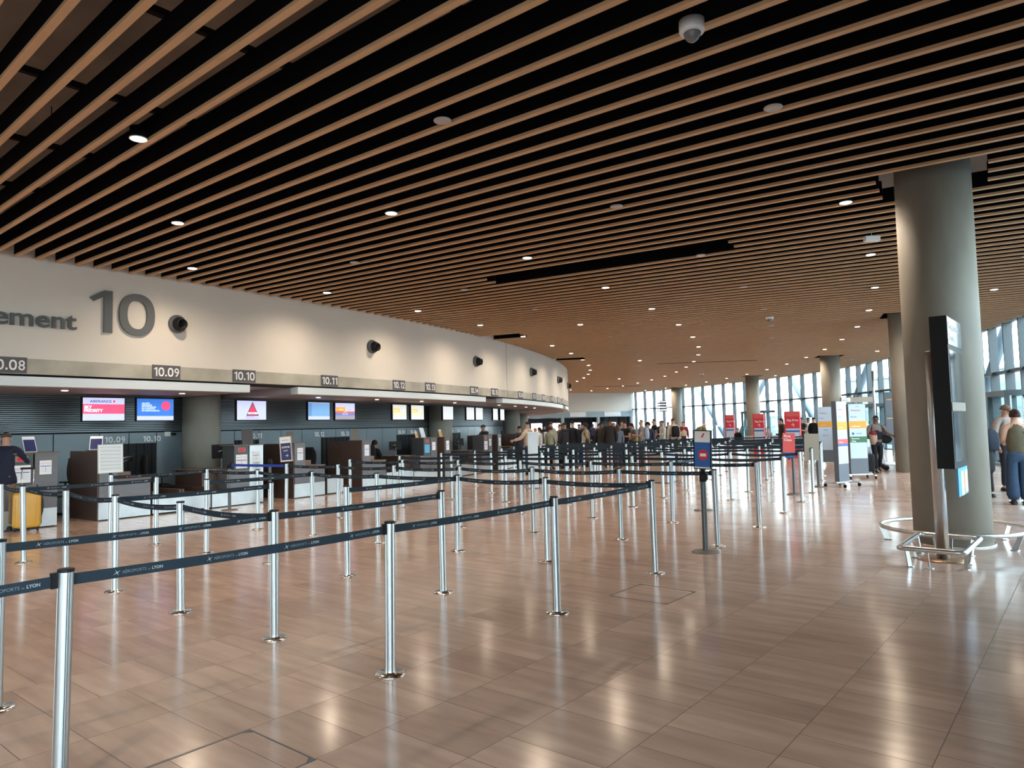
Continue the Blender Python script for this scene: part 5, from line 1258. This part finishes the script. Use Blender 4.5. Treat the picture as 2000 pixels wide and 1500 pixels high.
    # hair
    if hair is not None:
        b = MB(); rs = []
        full = hairlen in ('long', 'bun', 'afro', 'tail')
        big = 1.22 if hairlen == 'afro' else 1.0
        n = 16
        for k in range(8):
            a = PI/2*(1-k/7.0) - (0.15 if full else -0.12)*(k/7.0)*2.0
            ring = []
            for j in range(n):
                q = 2*PI*j/n; fr = max(0.0, math.sin(q))       # front
                aa = a + fr*0.85*(k/7.0)
                ring.append(hpt(0.090*big*math.cos(aa)*math.cos(q), -0.006+0.106*big*math.cos(aa)*math.sin(q), 0.012+0.118*big*math.sin(aa)))
            rs.append(ring)
        b.rings(rs[::-1])
        if hairlen in ('long', 'tail'):
            w1 = 0.085 if hairlen == 'long' else 0.03; L = 0.34
            rs = []
            for k in range(7):
                v = k/6; ww = w1*(1.0-0.15*v); 
                rs.append([hpt(ww*math.cos(q)*1.0, -0.055-0.035*v+0.045*math.sin(q)*(1-0.4*v), 0.04-L*v) for q in [2*PI*j/12 for j in range(12)]])
            b.rings(rs)
        if hairlen == 'bun': b.ell((0, 0, 0), 0.05, 0.05, 0.045, 12, 8, Matrix.Translation(hpt(0, -0.09, 0.07)))
        b.build('hair', cm(hair, 0.6), parent=t)
    if cap:
        b = MB(); rs = [[hpt(0.094*math.cos(a)*math.cos(q), 0.108*math.cos(a)*math.sin(q), 0.035+0.09*math.sin(a)) for q in [2*PI*j/16 for j in range(16)]] for a in (0.0, 0.4, 0.8, 1.2, 1.5)]
        b.rings(rs); b.hexa([hpt(-0.06, 0.09, 0.035), hpt(0.06, 0.09, 0.035), hpt(0.05, 0.17, 0.03), hpt(-0.05, 0.17, 0.03)], [hpt(-0.06, 0.09, 0.043), hpt(0.06, 0.09, 0.043), hpt(0.05, 0.17, 0.036), hpt(-0.05, 0.17, 0.036)])
        b.build('cap', cm(cap), parent=t)
    # top
    e = 0.022
    def topjob(nm, col, slv, ee, lowz):
        v2 = [V(0, 0, lowz), bel, ch, V(0, -0.012, 1.425), V(0, 0.0, 1.465)]; ed = [(0, 1), (1, 2), (2, 3), (3, 4)]
        w0 = 0.160*fat+ee+(0.02 if coat else 0)
        r2 = [(w0, 0.118*fat+ee), (0.142*fat+ee, 0.106*fat+ee), (0.170*fat+ee*0.8, 0.118*fat+ee), (0.095+ee, 0.075+ee*0.6), (0.060, 0.058)]
        if coat: 
            v2.insert(0, Vector((0, 0, hz-coat))); r2.insert(0, (w0+0.02, 0.14)); ed = [(0, 1)] + [(a+1, c+1) for a, c in ed]
        ci = 3 + (1 if coat else 0)
        for sg in (-1, 1):
            sh, el, wr, hn, d = arms[sg]
            if slv == 'none': continue
            v2.append(sh); r2.append(0.066+ee*0.5); ed.append((ci, len(v2)-1))
            if slv == 'short': v2.append(sh.lerp(el, 0.55)); r2.append(0.058+ee*0.4); ed.append((len(v2)-2, len(v2)-1))
            else:
                v2.append(el); r2.append(0.052+ee*0.5); ed.append((len(v2)-2, len(v2)-1)); v2.append(el.lerp(wr, 0.92)); r2.append(0.038+ee*0.3); ed.append((len(v2)-2, len(v2)-1))
        skin_job([T @ v for v in v2], ed, [tuple(q*s for q in r_) if isinstance(r_, tuple) else r_*s for r_ in r2], nm, cm(col), t, 1)
    topjob('jacket' if coat else ('top' if female else 'shirt'), top, sleeves, e, 0.86)
    if vest: topjob('vest', vest, 'none', 0.032, 0.92)
    if hood:
        b = MB(); pts = [T @ V(0.11*math.cos(q), -0.04+0.09*math.sin(q), 1.45+0.02*math.sin(q)) for q in [2*PI*j/16 for j in range(16)]]; b.tube(pts, 0.042*s, 8, closed=True); b.build('hood', cm(top), parent=t)
    # bottoms
    if skirt is not None:
        b = MB(); rs = [[T @ Vector((rx*math.cos(q), 0.0+ry*math.sin(q), z)) for q in [2*PI*j/20 for j in range(20)]] for rx, ry, z in ((0.165, 0.13, 0.98), (0.185, 0.15, 0.85), (0.20, 0.17, 0.6), (0.22, 0.19, skirt))]
        b.rings(rs); b.build('skirt', cm(bottom), parent=t)
    else:
        v2 = [pel + Vector((0, 0, 0.09)), pel - Vector((0, 0, 0.03))]; ed = [(0, 1)]; r2 = [(0.160*fat, 0.122*fat), (0.162*fat, 0.125*fat)]
        for sg in (-1, 1):
            hp, kn, an, toe = legs[sg]
            v2.append(hp); r2.append((0.098*fat, 0.103*fat)); ed.append((1, len(v2)-1))
            v2.append(kn); r2.append(0.105 if wide else 0.074); ed.append((len(v2)-2, len(v2)-1))
            v2.append(an + (kn-an).normalized()*0.01 - Vector((0, 0, 0.05 if wide else 0))); r2.append(0.135 if wide else 0.056); ed.append((len(v2)-2, len(v2)-1))
        skin_job([T @ v for v in v2], ed, [tuple(q*s for q in r_) if isinstance(r_, tuple) else r_*s for r_ in r2], 'trousers', cm(bottom), t, 1)
    for sg in (-1, 1):
        hp, kn, an, toe = legs[sg]
        b = MB(); rs = []
        for yy, hw, hh in ((-0.075, 0.030, 0.05), (-0.05, 0.042, 0.085), (0.02, 0.045, 0.08), (0.10, 0.048, 0.055), (0.165, 0.040, 0.04), (0.195, 0.018, 0.03)):
            rs.append([T @ Vector((an.x+hw*math.cos(q), an.y+yy, (an.z-0.09)+0.002+hh/2+hh/2*math.sin(q)*1.0)) for q in [2*PI*j/10 for j in range(10)]])
        b.rings(rs); b.build('shoe', cm(shoes, 0.5), parent=t)
    if backpack:
        b = MB(); rs = []
        for z, hw, dd in ((1.0, 0.12, 0.05), (1.03, 0.15, 0.08), (1.2, 0.16, 0.09), (1.36, 0.145, 0.07), (1.43, 0.09, 0.03)):
            rs.append([T @ V(hw*math.copysign(abs(math.cos(q))**0.6, math.cos(q)), -0.19+dd*math.copysign(abs(math.sin(q))**0.6, math.sin(q)), z) for q in [2*PI*(j+0.5)/16 for j in range(16)]])
        b.rings(rs); b.build('backpack', cm(backpack), parent=t)
        for sg in (-1, 1):
            b = MB(); b.tube([T @ V(sg*0.10, -0.13, 1.40), T @ V(sg*0.12, -0.02, 1.475), T @ V(sg*0.12, 0.125, 1.36), T @ V(sg*0.15, 0.10, 1.12), T @ V(sg*0.15, -0.13, 1.05)], 0.016*s, 6); b.build('backpack_strap', cm(backpack), parent=t)
    if bag:
        sg, col, zz = bag
        b = MB(); b.ell((0, 0, 0), 0.17, 0.07, 0.13, 16, 9, T @ Matrix.Translation(V(sg*0.26, 0.0, zz))); b.build('shoulder_bag', cm(col), parent=t)
        b = MB(); b.tube([T @ V(sg*0.25, 0.02, zz+0.10), T @ V(sg*0.20, 0.10, 1.25), T @ V(-sg*0.02 if zz < 1.0 else sg*0.12, 0.10, 1.43), T @ V(-sg*0.05 if zz < 1.0 else sg*0.10, -0.06, 1.45), T @ V(sg*0.18, -0.12, 1.2), T @ V(sg*0.25, -0.04, zz+0.10)], 0.011*s, 6); b.build('bag_strap', cm(col), parent=t)
    return t, T, arms
_sk = {}
def mat_skin(c):
    c = tuple(round(v, 3) for v in c)
    if c not in _sk: _sk[c] = mat('skin', c, 0.55, spec=0.4)
    return _sk[c]
LT = (0.50, 0.29, 0.21); MD = (0.34, 0.18, 0.12); DK = (0.12, 0.06, 0.04)
# the man at the left edge leaning on the desk
person('person in navy jacket and tan trousers leaning on the desk at the left edge', -8.93, 12.62, 22, 1.74, top=(0.018, 0.022, 0.045), bottom=(0.22, 0.15, 0.10), hair=(0.10, 0.08, 0.07), skin=LT, armR='out', armL='front', coat=0.14, fat=1.08, lean=6)
# seated agents
person('seated person with dark hair hidden behind the blank white sign board', P(51.35, -36.7).x, P(51.35, -36.7).y, -90, 1.68, top=(0.03, 0.03, 0.04), hair=(0.012, 0.008, 0.007), skin=MD, pose='sit', female=True, hairlen='afro', armL='desk', armR='desk')
c = P(51.15, -27.05); person('seated person in black jacket with tied dark hair behind the brown desk', c.x, c.y, -38, 1.74, top=(0.012, 0.012, 0.016), hair=(0.012, 0.008, 0.007), skin=MD, pose='sit', female=True, hairlen='tail', armL='desk', armR='desk')
c = P(51.15, -22.75); person('seated person in pale pink top touching the face, dark hair tied back', c.x, c.y, -35, 1.74, top=(0.62, 0.45, 0.42), hair=(0.015, 0.009, 0.008), skin=MD, pose='sit', female=True, hairlen='tail', armL='desk', armR='face')
c = P(51.4, -17.9); person('seated person with dark hair, only the head above the brown panel', c.x, c.y, -35, 1.74, top=(0.02, 0.02, 0.03), hair=(0.012, 0.008, 0.007), skin=MD, pose='sit', female=True, hairlen='afro', armL='desk', armR='desk')
# customer at the desk
pq = gp(946, 900, 0, 26.6); person('person in dark jacket and cap standing at the desk, facing left', pq.x, pq.y, 55, 1.74, top=(0.035, 0.035, 0.033), bottom=(0.01, 0.01, 0.012), hair=(0.015, 0.01, 0.008), skin=LT, armL='phone', armR='phone', coat=0.08, cap=(0.14, 0.10, 0.07), hood=True, fat=1.15)
# the man walking and the woman on the right
_, T_, arms_ = person('person in checked shirt and dark waistcoat walking with folded coat over one arm', 10.98, 21.75, 165, 1.72, top=(0.20, 0.17, 0.17), bottom=(0.012, 0.012, 0.016), hair=(0.02, 0.015, 0.012), skin=DK, pose='walk', armL='out', armR='front', vest=(0.015, 0.015, 0.018), bag=(-1, (0.012, 0.012, 0.014), 1.0), fat=1.1)
pr_ = [o for o in COL.objects if o.name.startswith('person') and o.get('label', '').startswith('person in checked')][0]
b = MB(); b.ell((0, 0, 0), 0.12, 0.10, 0.22, 14, 9, T_ @ Matrix.Translation(arms_[1][2] + Vector((0.02, 0.0, -0.10)))); o = b.build('folded_coat', cm((0.36, 0.24, 0.18)), parent=pr_)
b = MB(); b.ell((0, 0, 0), 0.10, 0.105, 0.10, 14, 9, T_ @ Matrix.Translation(arms_[1][2] + Vector((0.02, 0.0, 0.02)))); b.build('red_scarf', cm((0.16, 0.02, 0.035)), parent=pr_)
person('person in olive tank top and wide blue jeans with hair in a bun', 9.12, 13.05, -18, 1.74, top=(0.10, 0.085, 0.055), bottom=(0.03, 0.055, 0.10), hair=(0.035, 0.016, 0.012), skin=LT, female=True, hairlen='bun', sleeves='none', wide=True, bag=(1, (0.10, 0.09, 0.03), 0.93), fat=1.08, armL='front', armR='front')
person('person with brown cap facing the viewer behind the one in wide jeans', 10.55, 15.4, 190, 1.86, top=(0.30, 0.24, 0.22), bottom=(0.02, 0.02, 0.03), hair=(0.05, 0.03, 0.02), skin=MD, cap=(0.16, 0.10, 0.075), armL='front')
person('person with long dark hair and black coat just right of the nearest column', 9.35, 14.3, 10, 1.62, top=(0.015, 0.014, 0.016), bottom=(0.012, 0.012, 0.016), hair=(0.03, 0.014, 0.010), skin=LT, female=True, hairlen='long', coat=0.45, backpack=(0.02, 0.025, 0.04))
person('person in dark blue behind the column with only the shoulder showing', 9.75, 15.2, 30, 1.60, top=(0.02, 0.03, 0.06), bottom=(0.02, 0.02, 0.03), hair=(0.02, 0.012, 0.01), skin=MD, hood=True)
# the crowd: x in the photo, distance, height, yaw, ...
CR = [
 ('person in beige hoodie and blue jeans reaching to the left, at the desk', 1031, 24.5, 1.80, 60, dict(top=(0.48, 0.36, 0.27), bottom=(0.04, 0.07, 0.12), hair=(0.015, 0.01, 0.01), hood=True, armL='out', fat=1.15)),
 ('person with short dark hair left of the beige hoodie', 1015, 25.6, 1.66, 30, dict(top=(0.03, 0.03, 0.04), skin=MD)),
 ('bald person behind the white podium', 1045, 26.5, 1.64, 200, dict(top=(0.6, 0.58, 0.55), hair=None, skin=(0.48, 0.22, 0.13))),
 ('person with long black hair and white blouse right of the podium', 1054, 27.8, 1.60, 100, dict(top=(0.62, 0.60, 0.58), bottom=(0.012, 0.012, 0.015), hair=(0.012, 0.01, 0.01), hairlen='long', female=True, armR='front')),
 ('person in green printed top and dark skirt with a large brown bag', 1075, 27.2, 1.63, -20, dict(top=(0.30, 0.30, 0.22), bottom=(0.012, 0.012, 0.015), hair=(0.07, 0.03, 0.02), hairlen='bun', female=True, skirt=0.45, bag=(1, (0.20, 0.13, 0.08), 0.90))),
 ('tall person in light grey green sweater leaning forward', 1084, 29, 1.82, 70, dict(top=(0.36, 0.38, 0.34), bottom=(0.03, 0.03, 0.05), hair=(0.05, 0.03, 0.02), skin=(0.5, 0.27, 0.18), lean=12)),
 ('person in dark puffer jacket right of the green sweater', 1103, 27.5, 1.76, 20, dict(top=(0.035, 0.033, 0.04), bottom=(0.02, 0.02, 0.022), hair=(0.03, 0.02, 0.015), skin=MD, coat=0.10, hood=True, fat=1.2)),
 ('person in long black coat with short black hair', 1118, 27.5, 1.80, -30, dict(top=(0.014, 0.013, 0.017), bottom=(0.012, 0.012, 0.015), hair=(0.01, 0.008, 0.008), coat=0.4, fat=1.1)),
 ('person in black sweater between the black coat and beige cardigan', 1131, 31, 1.70, 180, dict(top=(0.012, 0.012, 0.016), hair=(0.02, 0.012, 0.01), skin=MD)),
 ('person in beige cardigan and white shirt with brown bag', 1144, 28.5, 1.72, 95, dict(top=(0.46, 0.36, 0.27), bottom=(0.30, 0.22, 0.16), hair=(0.02, 0.012, 0.01), female=True, hairlen='afro', skin=MD, coat=0.2, bag=(-1, (0.10, 0.05, 0.03), 1.0), vest=(0.62, 0.6, 0.56))),
 ('person in dark brown coat standing left of the tall black coat', 1174, 28.5, 1.75, -20, dict(top=(0.045, 0.040, 0.035), bottom=(0.02, 0.02, 0.022), hair=(0.02, 0.013, 0.01), skin=DK, coat=0.35, fat=1.1)),
 ('tallest person, in black suit jacket seen from behind', 1190, 26.8, 1.86, 5, dict(top=(0.022, 0.018, 0.017), bottom=(0.012, 0.012, 0.015), hair=(0.012, 0.009, 0.009), skin=DK, coat=0.22, fat=1.2)),
 ('person with chestnut hair and grey denim jacket seen from behind', 1206, 27.5, 1.65, 0, dict(top=(0.14, 0.16, 0.20), bottom=(0.04, 0.05, 0.08), hair=(0.09, 0.035, 0.025), hairlen='long', female=True, fat=1.1)),
 ('person in pale blue shirt right of the chestnut hair', 1216, 30, 1.80, 170, dict(top=(0.20, 0.28, 0.42), bottom=(0.03, 0.03, 0.05), hair=(0.06, 0.04, 0.03))),
 ('person in black t-shirt holding the hands together', 1221, 28.2, 1.74, 130, dict(top=(0.02, 0.02, 0.022), bottom=(0.02, 0.02, 0.03), hair=(0.03, 0.015, 0.012), sleeves='short', armL='front', armR='front', skin=(0.45, 0.22, 0.15), fat=1.15)),
 ('person with red hair and red top behind the black suit', 1198, 32, 1.72, 180, dict(top=(0.35, 0.05, 0.05), hair=(0.30, 0.08, 0.03), hairlen='long', female=True)),
 ('person in grey shawl over mustard top bending down', 1241, 28.5, 1.70, 110, dict(top=(0.16, 0.17, 0.19), bottom=(0.05, 0.05, 0.07), hair=(0.02, 0.012, 0.01), hairlen='long', female=True, lean=14, vest=(0.40, 0.30, 0.06), armL='front')),
 ('person in grey t-shirt with bare forearms and pale backpack', 1253, 27.5, 1.80, 75, dict(top=(0.20, 0.19, 0.18), bottom=(0.03, 0.05, 0.05), hair=(0.16, 0.14, 0.12), sleeves='short', armL='front', armR='front', backpack=(0.32, 0.36, 0.40), skin=(0.45, 0.24, 0.16), fat=1.15)),
 ('person in dark blue sweater with black hair behind the grey t-shirt', 1266, 29, 1.70, 150, dict(top=(0.03, 0.04, 0.09), bottom=(0.02, 0.02, 0.03), hair=(0.015, 0.01, 0.01), hairlen='afro', female=True)),
 ('person in black t-shirt with short hair facing right', 1278, 31, 1.84, 90, dict(top=(0.015, 0.015, 0.017), bottom=(0.02, 0.02, 0.03), hair=(0.08, 0.05, 0.04), sleeves='short', fat=1.15, armR='front')),
 ('person in off white shirt reaching left, right of the black t-shirt', 1294, 30.5, 1.76, 100, dict(top=(0.60, 0.62, 0.62), bottom=(0.05, 0.05, 0.06), hair=(0.06, 0.04, 0.03), armL='front')),
 ('person in black jacket behind the off white shirt', 1291, 33, 1.76, 170, dict(top=(0.015, 0.015, 0.02), hair=(0.02, 0.012, 0.01), skin=MD)),
 ('person in sand coloured shirt with large black backpack, from behind', 1315, 29.5, 1.84, 15, dict(top=(0.52, 0.46, 0.38), bottom=(0.04, 0.04, 0.05), hair=(0.05, 0.03, 0.02), backpack=(0.012, 0.012, 0.014), fat=1.1)),
 ('person in dark red top with pale scarf near the glass', 1335, 36, 1.72, 180, dict(top=(0.20, 0.02, 0.03), bottom=(0.03, 0.03, 0.04), hair=(0.12, 0.07, 0.05), female=True, vest=(0.5, 0.42, 0.32))),
 ('balding person in olive t-shirt bending over', 1361, 28.5, 1.80, -60, dict(top=(0.17, 0.16, 0.09), bottom=(0.20, 0.18, 0.14), hair=None, sleeves='short', lean=32, armL='front', armR='front', skin=(0.5, 0.27, 0.18), fat=1.15, headdown=1)),
 ('person in grey sweater sitting near the glass door', 1500, 37.8, 1.74, 140, dict(top=(0.36, 0.38, 0.42), bottom=(0.02, 0.02, 0.03), hair=(0.04, 0.02, 0.015), pose='sit', female=True, armL='front')),
 ('person in black sitting between the red totems', 1441, 40, 1.70, 120, dict(top=(0.012, 0.012, 0.016), bottom=(0.05, 0.06, 0.03), hair=(0.02, 0.012, 0.01), pose='sit')),
 ('person with long brown hair and brown coat left of the widest red totem', 1527, 33.5, 1.76, 90, dict(top=(0.06, 0.045, 0.03), bottom=(0.02, 0.02, 0.03), hair=(0.05, 0.025, 0.015), hairlen='long', female=True, coat=0.4)),
 ('person in black t-shirt just right of the widest red totem', 1566, 33, 1.76, 120, dict(top=(0.03, 0.035, 0.025), bottom=(0.02, 0.02, 0.022), hair=(0.015, 0.01, 0.01), sleeves='short', armL='front', skin=MD)),
 ('person in white hoodie looking at a phone', 1579, 34, 1.76, 190, dict(top=(0.62, 0.62, 0.62), bottom=(0.02, 0.02, 0.022), hair=(0.012, 0.01, 0.01), armR='phone', skin=MD)),
 ('person in black left of the farthest airline totem', 1590, 33, 1.76, -60, dict(top=(0.012, 0.012, 0.014), bottom=(0.012, 0.012, 0.015), hair=(0.012, 0.01, 0.01), fat=1.1)),
 ('person in cream shirt behind the Economy Class totem', 1683, 24.5, 1.70, 200, dict(top=(0.50, 0.44, 0.36), bottom=(0.55, 0.53, 0.5), hair=(0.03, 0.02, 0.015), armL='out', skin=MD)),
 ('person behind the one in checked shirt', 1711, 26, 1.66, 170, dict(top=(0.05, 0.03, 0.035), bottom=(0.02, 0.02, 0.022), hair=(0.015, 0.01, 0.01), skin=DK)),
]
for lab, x, d, h, yaw, kw in CR:
    p = gp(x, 840, 0, d); a = dict(kw); a.setdefault('skin', LT)
    person(lab, p.x, p.y, yaw, h, **a)
# far figures at the end desks
for i, (x, d, col) in enumerate(((1098, 44, (0.5, 0.5, 0.5)), (1137, 46, (0.03, 0.04, 0.10)), (1158, 47, (0.05, 0.07, 0.16)), (1170, 44, (0.36, 0.15, 0.10)), (1230, 45, (0.06, 0.09, 0.18)), (1063, 36, (0.02, 0.02, 0.03)), (1305, 40, (0.02, 0.02, 0.025)), (1093, 34, (0.30, 0.14, 0.10)))):
    p = gp(x, 840, 0, d)
    person(['far person in grey near the end desks', 'far person in navy left of the end desk opening', 'far person in dark blue by the lit end desk', 'far person in rust top behind the brown coat', 'far person in blue right of the black t-shirt', 'far person in black behind the striped pole', 'far person in black left of the sand shirt', 'far person with bare head behind the green sweater'][i],
           p.x, p.y, rnd.uniform(0, 360), 1.72, top=col, skin=rnd.choice((LT, MD)), fingers=False)
# bake the skins
bpy.context.view_layer.update()
dg = bpy.context.evaluated_depsgraph_get()
baked = []
for o, m_, par, xf, extra in SKINJOBS:
    baked.append(bpy.data.meshes.new_from_object(o.evaluated_get(dg)))
for (o, m_, par, xf, extra), me in zip(SKINJOBS, baked):
    nm = o.name.split('.')[0]; bpy.data.objects.remove(o)
    b = MB(); b.add_mesh(me); b.sm = [True]*len(b.f)
    if extra: extra(b); b.sm = [True]*len(b.f)
    b.build(nm, m_, parent=par, recalc=False)
# ============================================================ OUTSIDE
def car(x, y, yaw, m_, lab):
    c = Vector((x, y, 0)); T = Matrix.Translation(c) @ Matrix.Rotation(R(yaw), 4, 'Z'); t = thing('car', lab, 'car', c)
    prof = [(-2.1, 0.35), (-2.15, 0.75), (-1.75, 0.92), (-0.9, 1.0), (-0.3, 1.42), (0.9, 1.47), (1.7, 1.1), (2.1, 0.95), (2.15, 0.4)]
    b = MB(); rs = []
    for yy, sx_, sz in ((-0.88, 0.95, 0.94), (-0.80, 1.0, 1.0), (0.80, 1.0, 1.0), (0.88, 0.95, 0.94)): rs.append([T @ Vector((px*sx_, yy*(1 if pz < 1.05 else 0.82), 0.35+(pz-0.35)*sz if pz > 0.4 else pz)) for px, pz in prof])
    b.rings(rs, smooth=False); b.build('body', m_, parent=t)
    b = MB()
    for s in (-1, 1): b.hexa([T @ Vector(p) for p in ((-0.75, s*0.80, 1.0), (1.5, s*0.80, 1.0), (1.5, s*0.86, 1.0), (-0.75, s*0.86, 1.0))], [T @ Vector(p) for p in ((-0.25, s*0.64, 1.36), (0.95, s*0.64, 1.40), (0.95, s*0.74, 1.40), (-0.25, s*0.74, 1.36))])
    b.build('window', 'carglass', parent=t)
    for sx_ in (-1.35, 1.35):
        for s in (-1, 1): b = MB(); b.lathe([(0.02, -0.1), (0.31, -0.1), (0.31, 0.1), (0.02, 0.1)], 20, T @ Matrix.Translation((sx_, s*0.80, 0.30)) @ Matrix.Rotation(PI/2, 4, 'X')); b.build('wheel', 'black', parent=t)
cols = ['car1', 'car2', 'car3', 'car1']
i = 0
for f in (-27.5, -24.5, -15.0, -12.0, -7.5, -4.5, -1.5, 1.5, 4.5, 7.5, 10.5, 13.0, 15.5, 18.0, 20.5):
    q = P(84 + (i % 3)*0.3, f); car(q.x, q.y, f+rnd.uniform(-4, 4)+90*0, cols[i % 4], 'parked car outside, %s from the right along the car park' % ORD[i]); i += 1
for k, (f0, f1, r0, z1, lab) in enumerate(((-30, -6, 118, 6.0, 'long low pale building beyond the car park, right part'), (-4, 12, 125, 8.5, 'pale car park building beyond the cars, middle part'), (13, 30, 112, 7.0, 'pale building beyond the far end of the car park'))):
    t = thing('building', lab, 'building', P(r0, (f0+f1)/2)); b = MB(); b.arc(r0, r0+12, f0, f1, 0, z1, 3); b.build('wall', 'facade_far', parent=t)
    b = MB(); 
    for z in (1.6, 4.4): b.arc(r0-0.05, r0+0.02, f0+1, f1-1, z, z+1.1, 2)
    b.build('window_band', mat('far_glazing', (0.10, 0.15, 0.18), 0.3), parent=t)
    b = MB(); b.arc(r0-0.2, r0+12.2, f0-0.1, f1+0.1, z1, z1+0.3, 3); b.build('parapet', 'facade_far', parent=t)
b = MB(); b.arc(96, 96.3, -34, 30, 0, 2.3, 2); t = thing('fence_wall', 'long pale wall behind the parked cars', 'wall', P(96, 0)); b.build('panels', mat('fence_pale', (0.20, 0.19, 0.17), 0.9), parent=t)
p = P(80, 13.2); t = thing('road_sign', 'round violet and blue no-parking road sign seen through the glass', 'sign', p)
b = MB(); b.tube([p, p+Vector((0, 0, 2.9))], 0.04, 8); b.build('pole', 'steel', parent=t)
n_ = (Vector((0, 0, 0))-p); n_.z = 0; TT = frame(p+Vector((0, 0, 3.0))+n_.normalized()*0.06, Vector((0, 0, 1)).cross(n_.normalized()), n_)
b = MB(); b.prism([(0.42*math.cos(2*PI*k/32), 0.42*math.sin(2*PI*k/32)) for k in range(32)], 0, 0.02); b.v = [TT @ v for v in b.v]; b.build('plate', mat('sign_violet', (0.30, 0.10, 0.55), 0.5), parent=t)
b = MB(); b.prism([(0.30*math.cos(2*PI*k/32), 0.30*math.sin(2*PI*k/32)) for k in range(32)], 0.02, 0.024); b.v = [TT @ v for v in b.v]; b.build('blue_centre', mat('sign_blue', (0.12, 0.14, 0.60), 0.5), parent=t)
# prototypes that were never placed
for o in (lp_off,):
    pass
